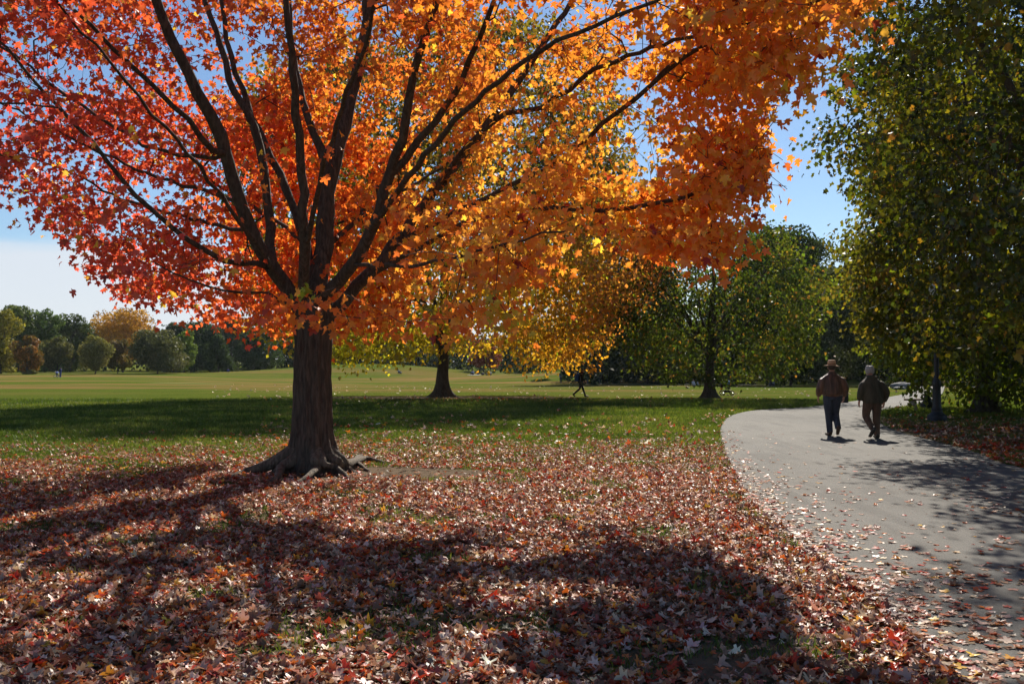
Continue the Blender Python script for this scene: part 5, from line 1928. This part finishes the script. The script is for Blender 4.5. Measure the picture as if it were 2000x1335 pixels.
def colB(bs):
    px, py = proj(bs)
    t = px + 90 * (fnoise(bs, 2.0, 2) - 0.5) * 3
    c = palette(t, [(450, (0.34, 0.25, 0.02)), (700, (0.52, 0.46, 0.03)), (850, (0.58, 0.42, 0.03)), (1050, (0.75, 0.40, 0.035)), (1180, (0.78, 0.38, 0.045)), (1260, (0.74, 0.28, 0.07))])
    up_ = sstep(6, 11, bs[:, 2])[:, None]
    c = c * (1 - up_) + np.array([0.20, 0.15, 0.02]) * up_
    w = rng.random(len(c)) < 0.12 * (1 - up_[:, 0])
    c[w] = (0.42, 0.42, 0.04)
    return c


qb = G(863, 775)
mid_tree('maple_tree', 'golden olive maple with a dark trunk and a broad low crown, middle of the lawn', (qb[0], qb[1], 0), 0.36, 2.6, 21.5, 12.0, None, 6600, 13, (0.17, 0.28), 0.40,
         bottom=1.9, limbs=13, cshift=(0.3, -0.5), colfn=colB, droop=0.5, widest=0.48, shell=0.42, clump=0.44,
         mask=np.array([(300, -500), (300, 640), (470, 690), (600, 690), (700, 705), (800, 690), (930, 672), (1000, 700), (1060, 725), (1130, 735), (1200, 728), (1270, 715), (1400, 600), (1400, -500)], float))
qc = G(1385, 778)


def colC(bs):
    w = fnoise(bs, 1.4, 6)
    c = palette(w, [(0.30, (0.045, 0.065, 0.014)), (0.50, (0.075, 0.105, 0.02)), (0.68, (0.18, 0.20, 0.028)), (0.8, (0.32, 0.20, 0.04))])
    w = rng.random(len(c)) < 0.04
    c[w] = (0.40, 0.20, 0.05)
    return c


mid_tree('green_tree', 'lone dark green tree with fanning bare limbs beside the path bend', (qc[0], qc[1], 0), 0.25, 2.4, 9.8, 5.7, None, 1500, 13, (0.14, 0.23), 0.28,
         bottom=1.5, limbs=14, colfn=colC, mat=M_LEAFG, cshift=(0.4, 0), widest=0.35, shell=0.42, rise=0.6, clump=0.43, bigr=0.0075)


def colF(bs):
    w = fnoise(bs, 1.5, 6)
    px, py = proj(bs)
    c = palette(w, [(0.30, (0.040, 0.052, 0.008)), (0.50, (0.075, 0.086, 0.010)), (0.64, (0.19, 0.18, 0.017)), (0.78, (0.36, 0.26, 0.028))])
    w = rng.random(len(c)) < np.where(px < 1760, 0.10, 0.03)
    c[w] = (0.36, 0.20, 0.03)
    return c


maskF = np.array([(1350, -1200), (1450, -300), (1660, -60), (1700, 30), (1660, 85), (1650, 130), (1625, 185), (1630, 235), (1592, 262), (1583, 335), (1625, 352), (1668, 372), (1700, 385),
                  (1740, 430), (1755, 520), (1765, 610), (1800, 665), (1870, 690), (1920, 700), (1990, 700), (2100, 720), (3000, 740), (3000, -900)], float)
mid_tree('green_maple', 'tall dark green maple whose crown fills the right edge of the photo', (13.6, 22.5, 0), 0.33, 3.0, 15.5, 8.6, None, 3900, 20, (0.10, 0.16), 0.26,
         bottom=2.0, limbs=15, colfn=colF, mat=M_LEAFG, mask=maskF, shape=LEAF8, widest=0.34, shell=0.25, clump=0.45, near=13.5, litfn=path_lit, zf=0.4)
maskG = np.array([(1690, 340), (1680, 400), (1700, 440), (1655, 470), (1645, 520), (1652, 600), (1660, 640), (1700, 670), (1715, 700), (1760, 715), (1795, 735), (1805, 770), (1815, 765),
                  (1850, 750), (1870, 800), (2400, 800), (2400, -200), (1800, -200)], float)


def colG(bs):
    w = fnoise(bs, 1.5, 6)
    px, py = proj(bs)
    c = palette(w, [(0.30, (0.08, 0.09, 0.013)), (0.52, (0.16, 0.15, 0.02)), (0.66, (0.27, 0.20, 0.03)), (0.8, (0.40, 0.23, 0.04))])
    low = sstep(640, 700, py)[:, None]
    return c * (1 - low) + np.array([0.15, 0.18, 0.02]) * low


mid_tree('maple_tree', 'yellowing green maple with drooping twigs just behind the nearer lamp post', (17.3, 36.5, 0), 0.3, 2.6, 14.0, 7.2, None, 4200, 18, (0.13, 0.21), 0.30,
         bottom=0.7, limbs=14, colfn=colG, mat=M_LEAFG, mask=maskG, shape=LEAF5, widest=0.30, shell=0.25, droop=0.5, clump=0.42, near=31.5, litfn=path_lit)
background()
litter()
grass()
walkers()
folk()
furniture()

# haze: the air over the field
HV = bpy.data.materials.new('haze')
HV.use_nodes = True
hn = HV.node_tree
hn.nodes.clear()
ho = hn.nodes.new('ShaderNodeOutputMaterial')
pv = hn.nodes.new('ShaderNodeVolumePrincipled')
pv.inputs['Color'].default_value = (0.80, 0.88, 1.0, 1)
pv.inputs['Density'].default_value = 0.00005
pv.inputs['Anisotropy'].default_value = 0.3
hn.links.new(pv.outputs[0], ho.inputs['Volume'])
hv = np.array([(x, y, z) for z in (-3.0, 60.0) for (x, y) in ((-420, -60), (420, -60), (420, 480), (-420, 480))], float)
hz = new_mesh('haze', hv, [(0, 3, 2, 1), (4, 5, 6, 7), (0, 1, 5, 4), (1, 2, 6, 5), (2, 3, 7, 6), (3, 0, 4, 7)], HV)
tag(hz, 'thin autumn haze over the far side of the park', 'haze', kind='stuff')
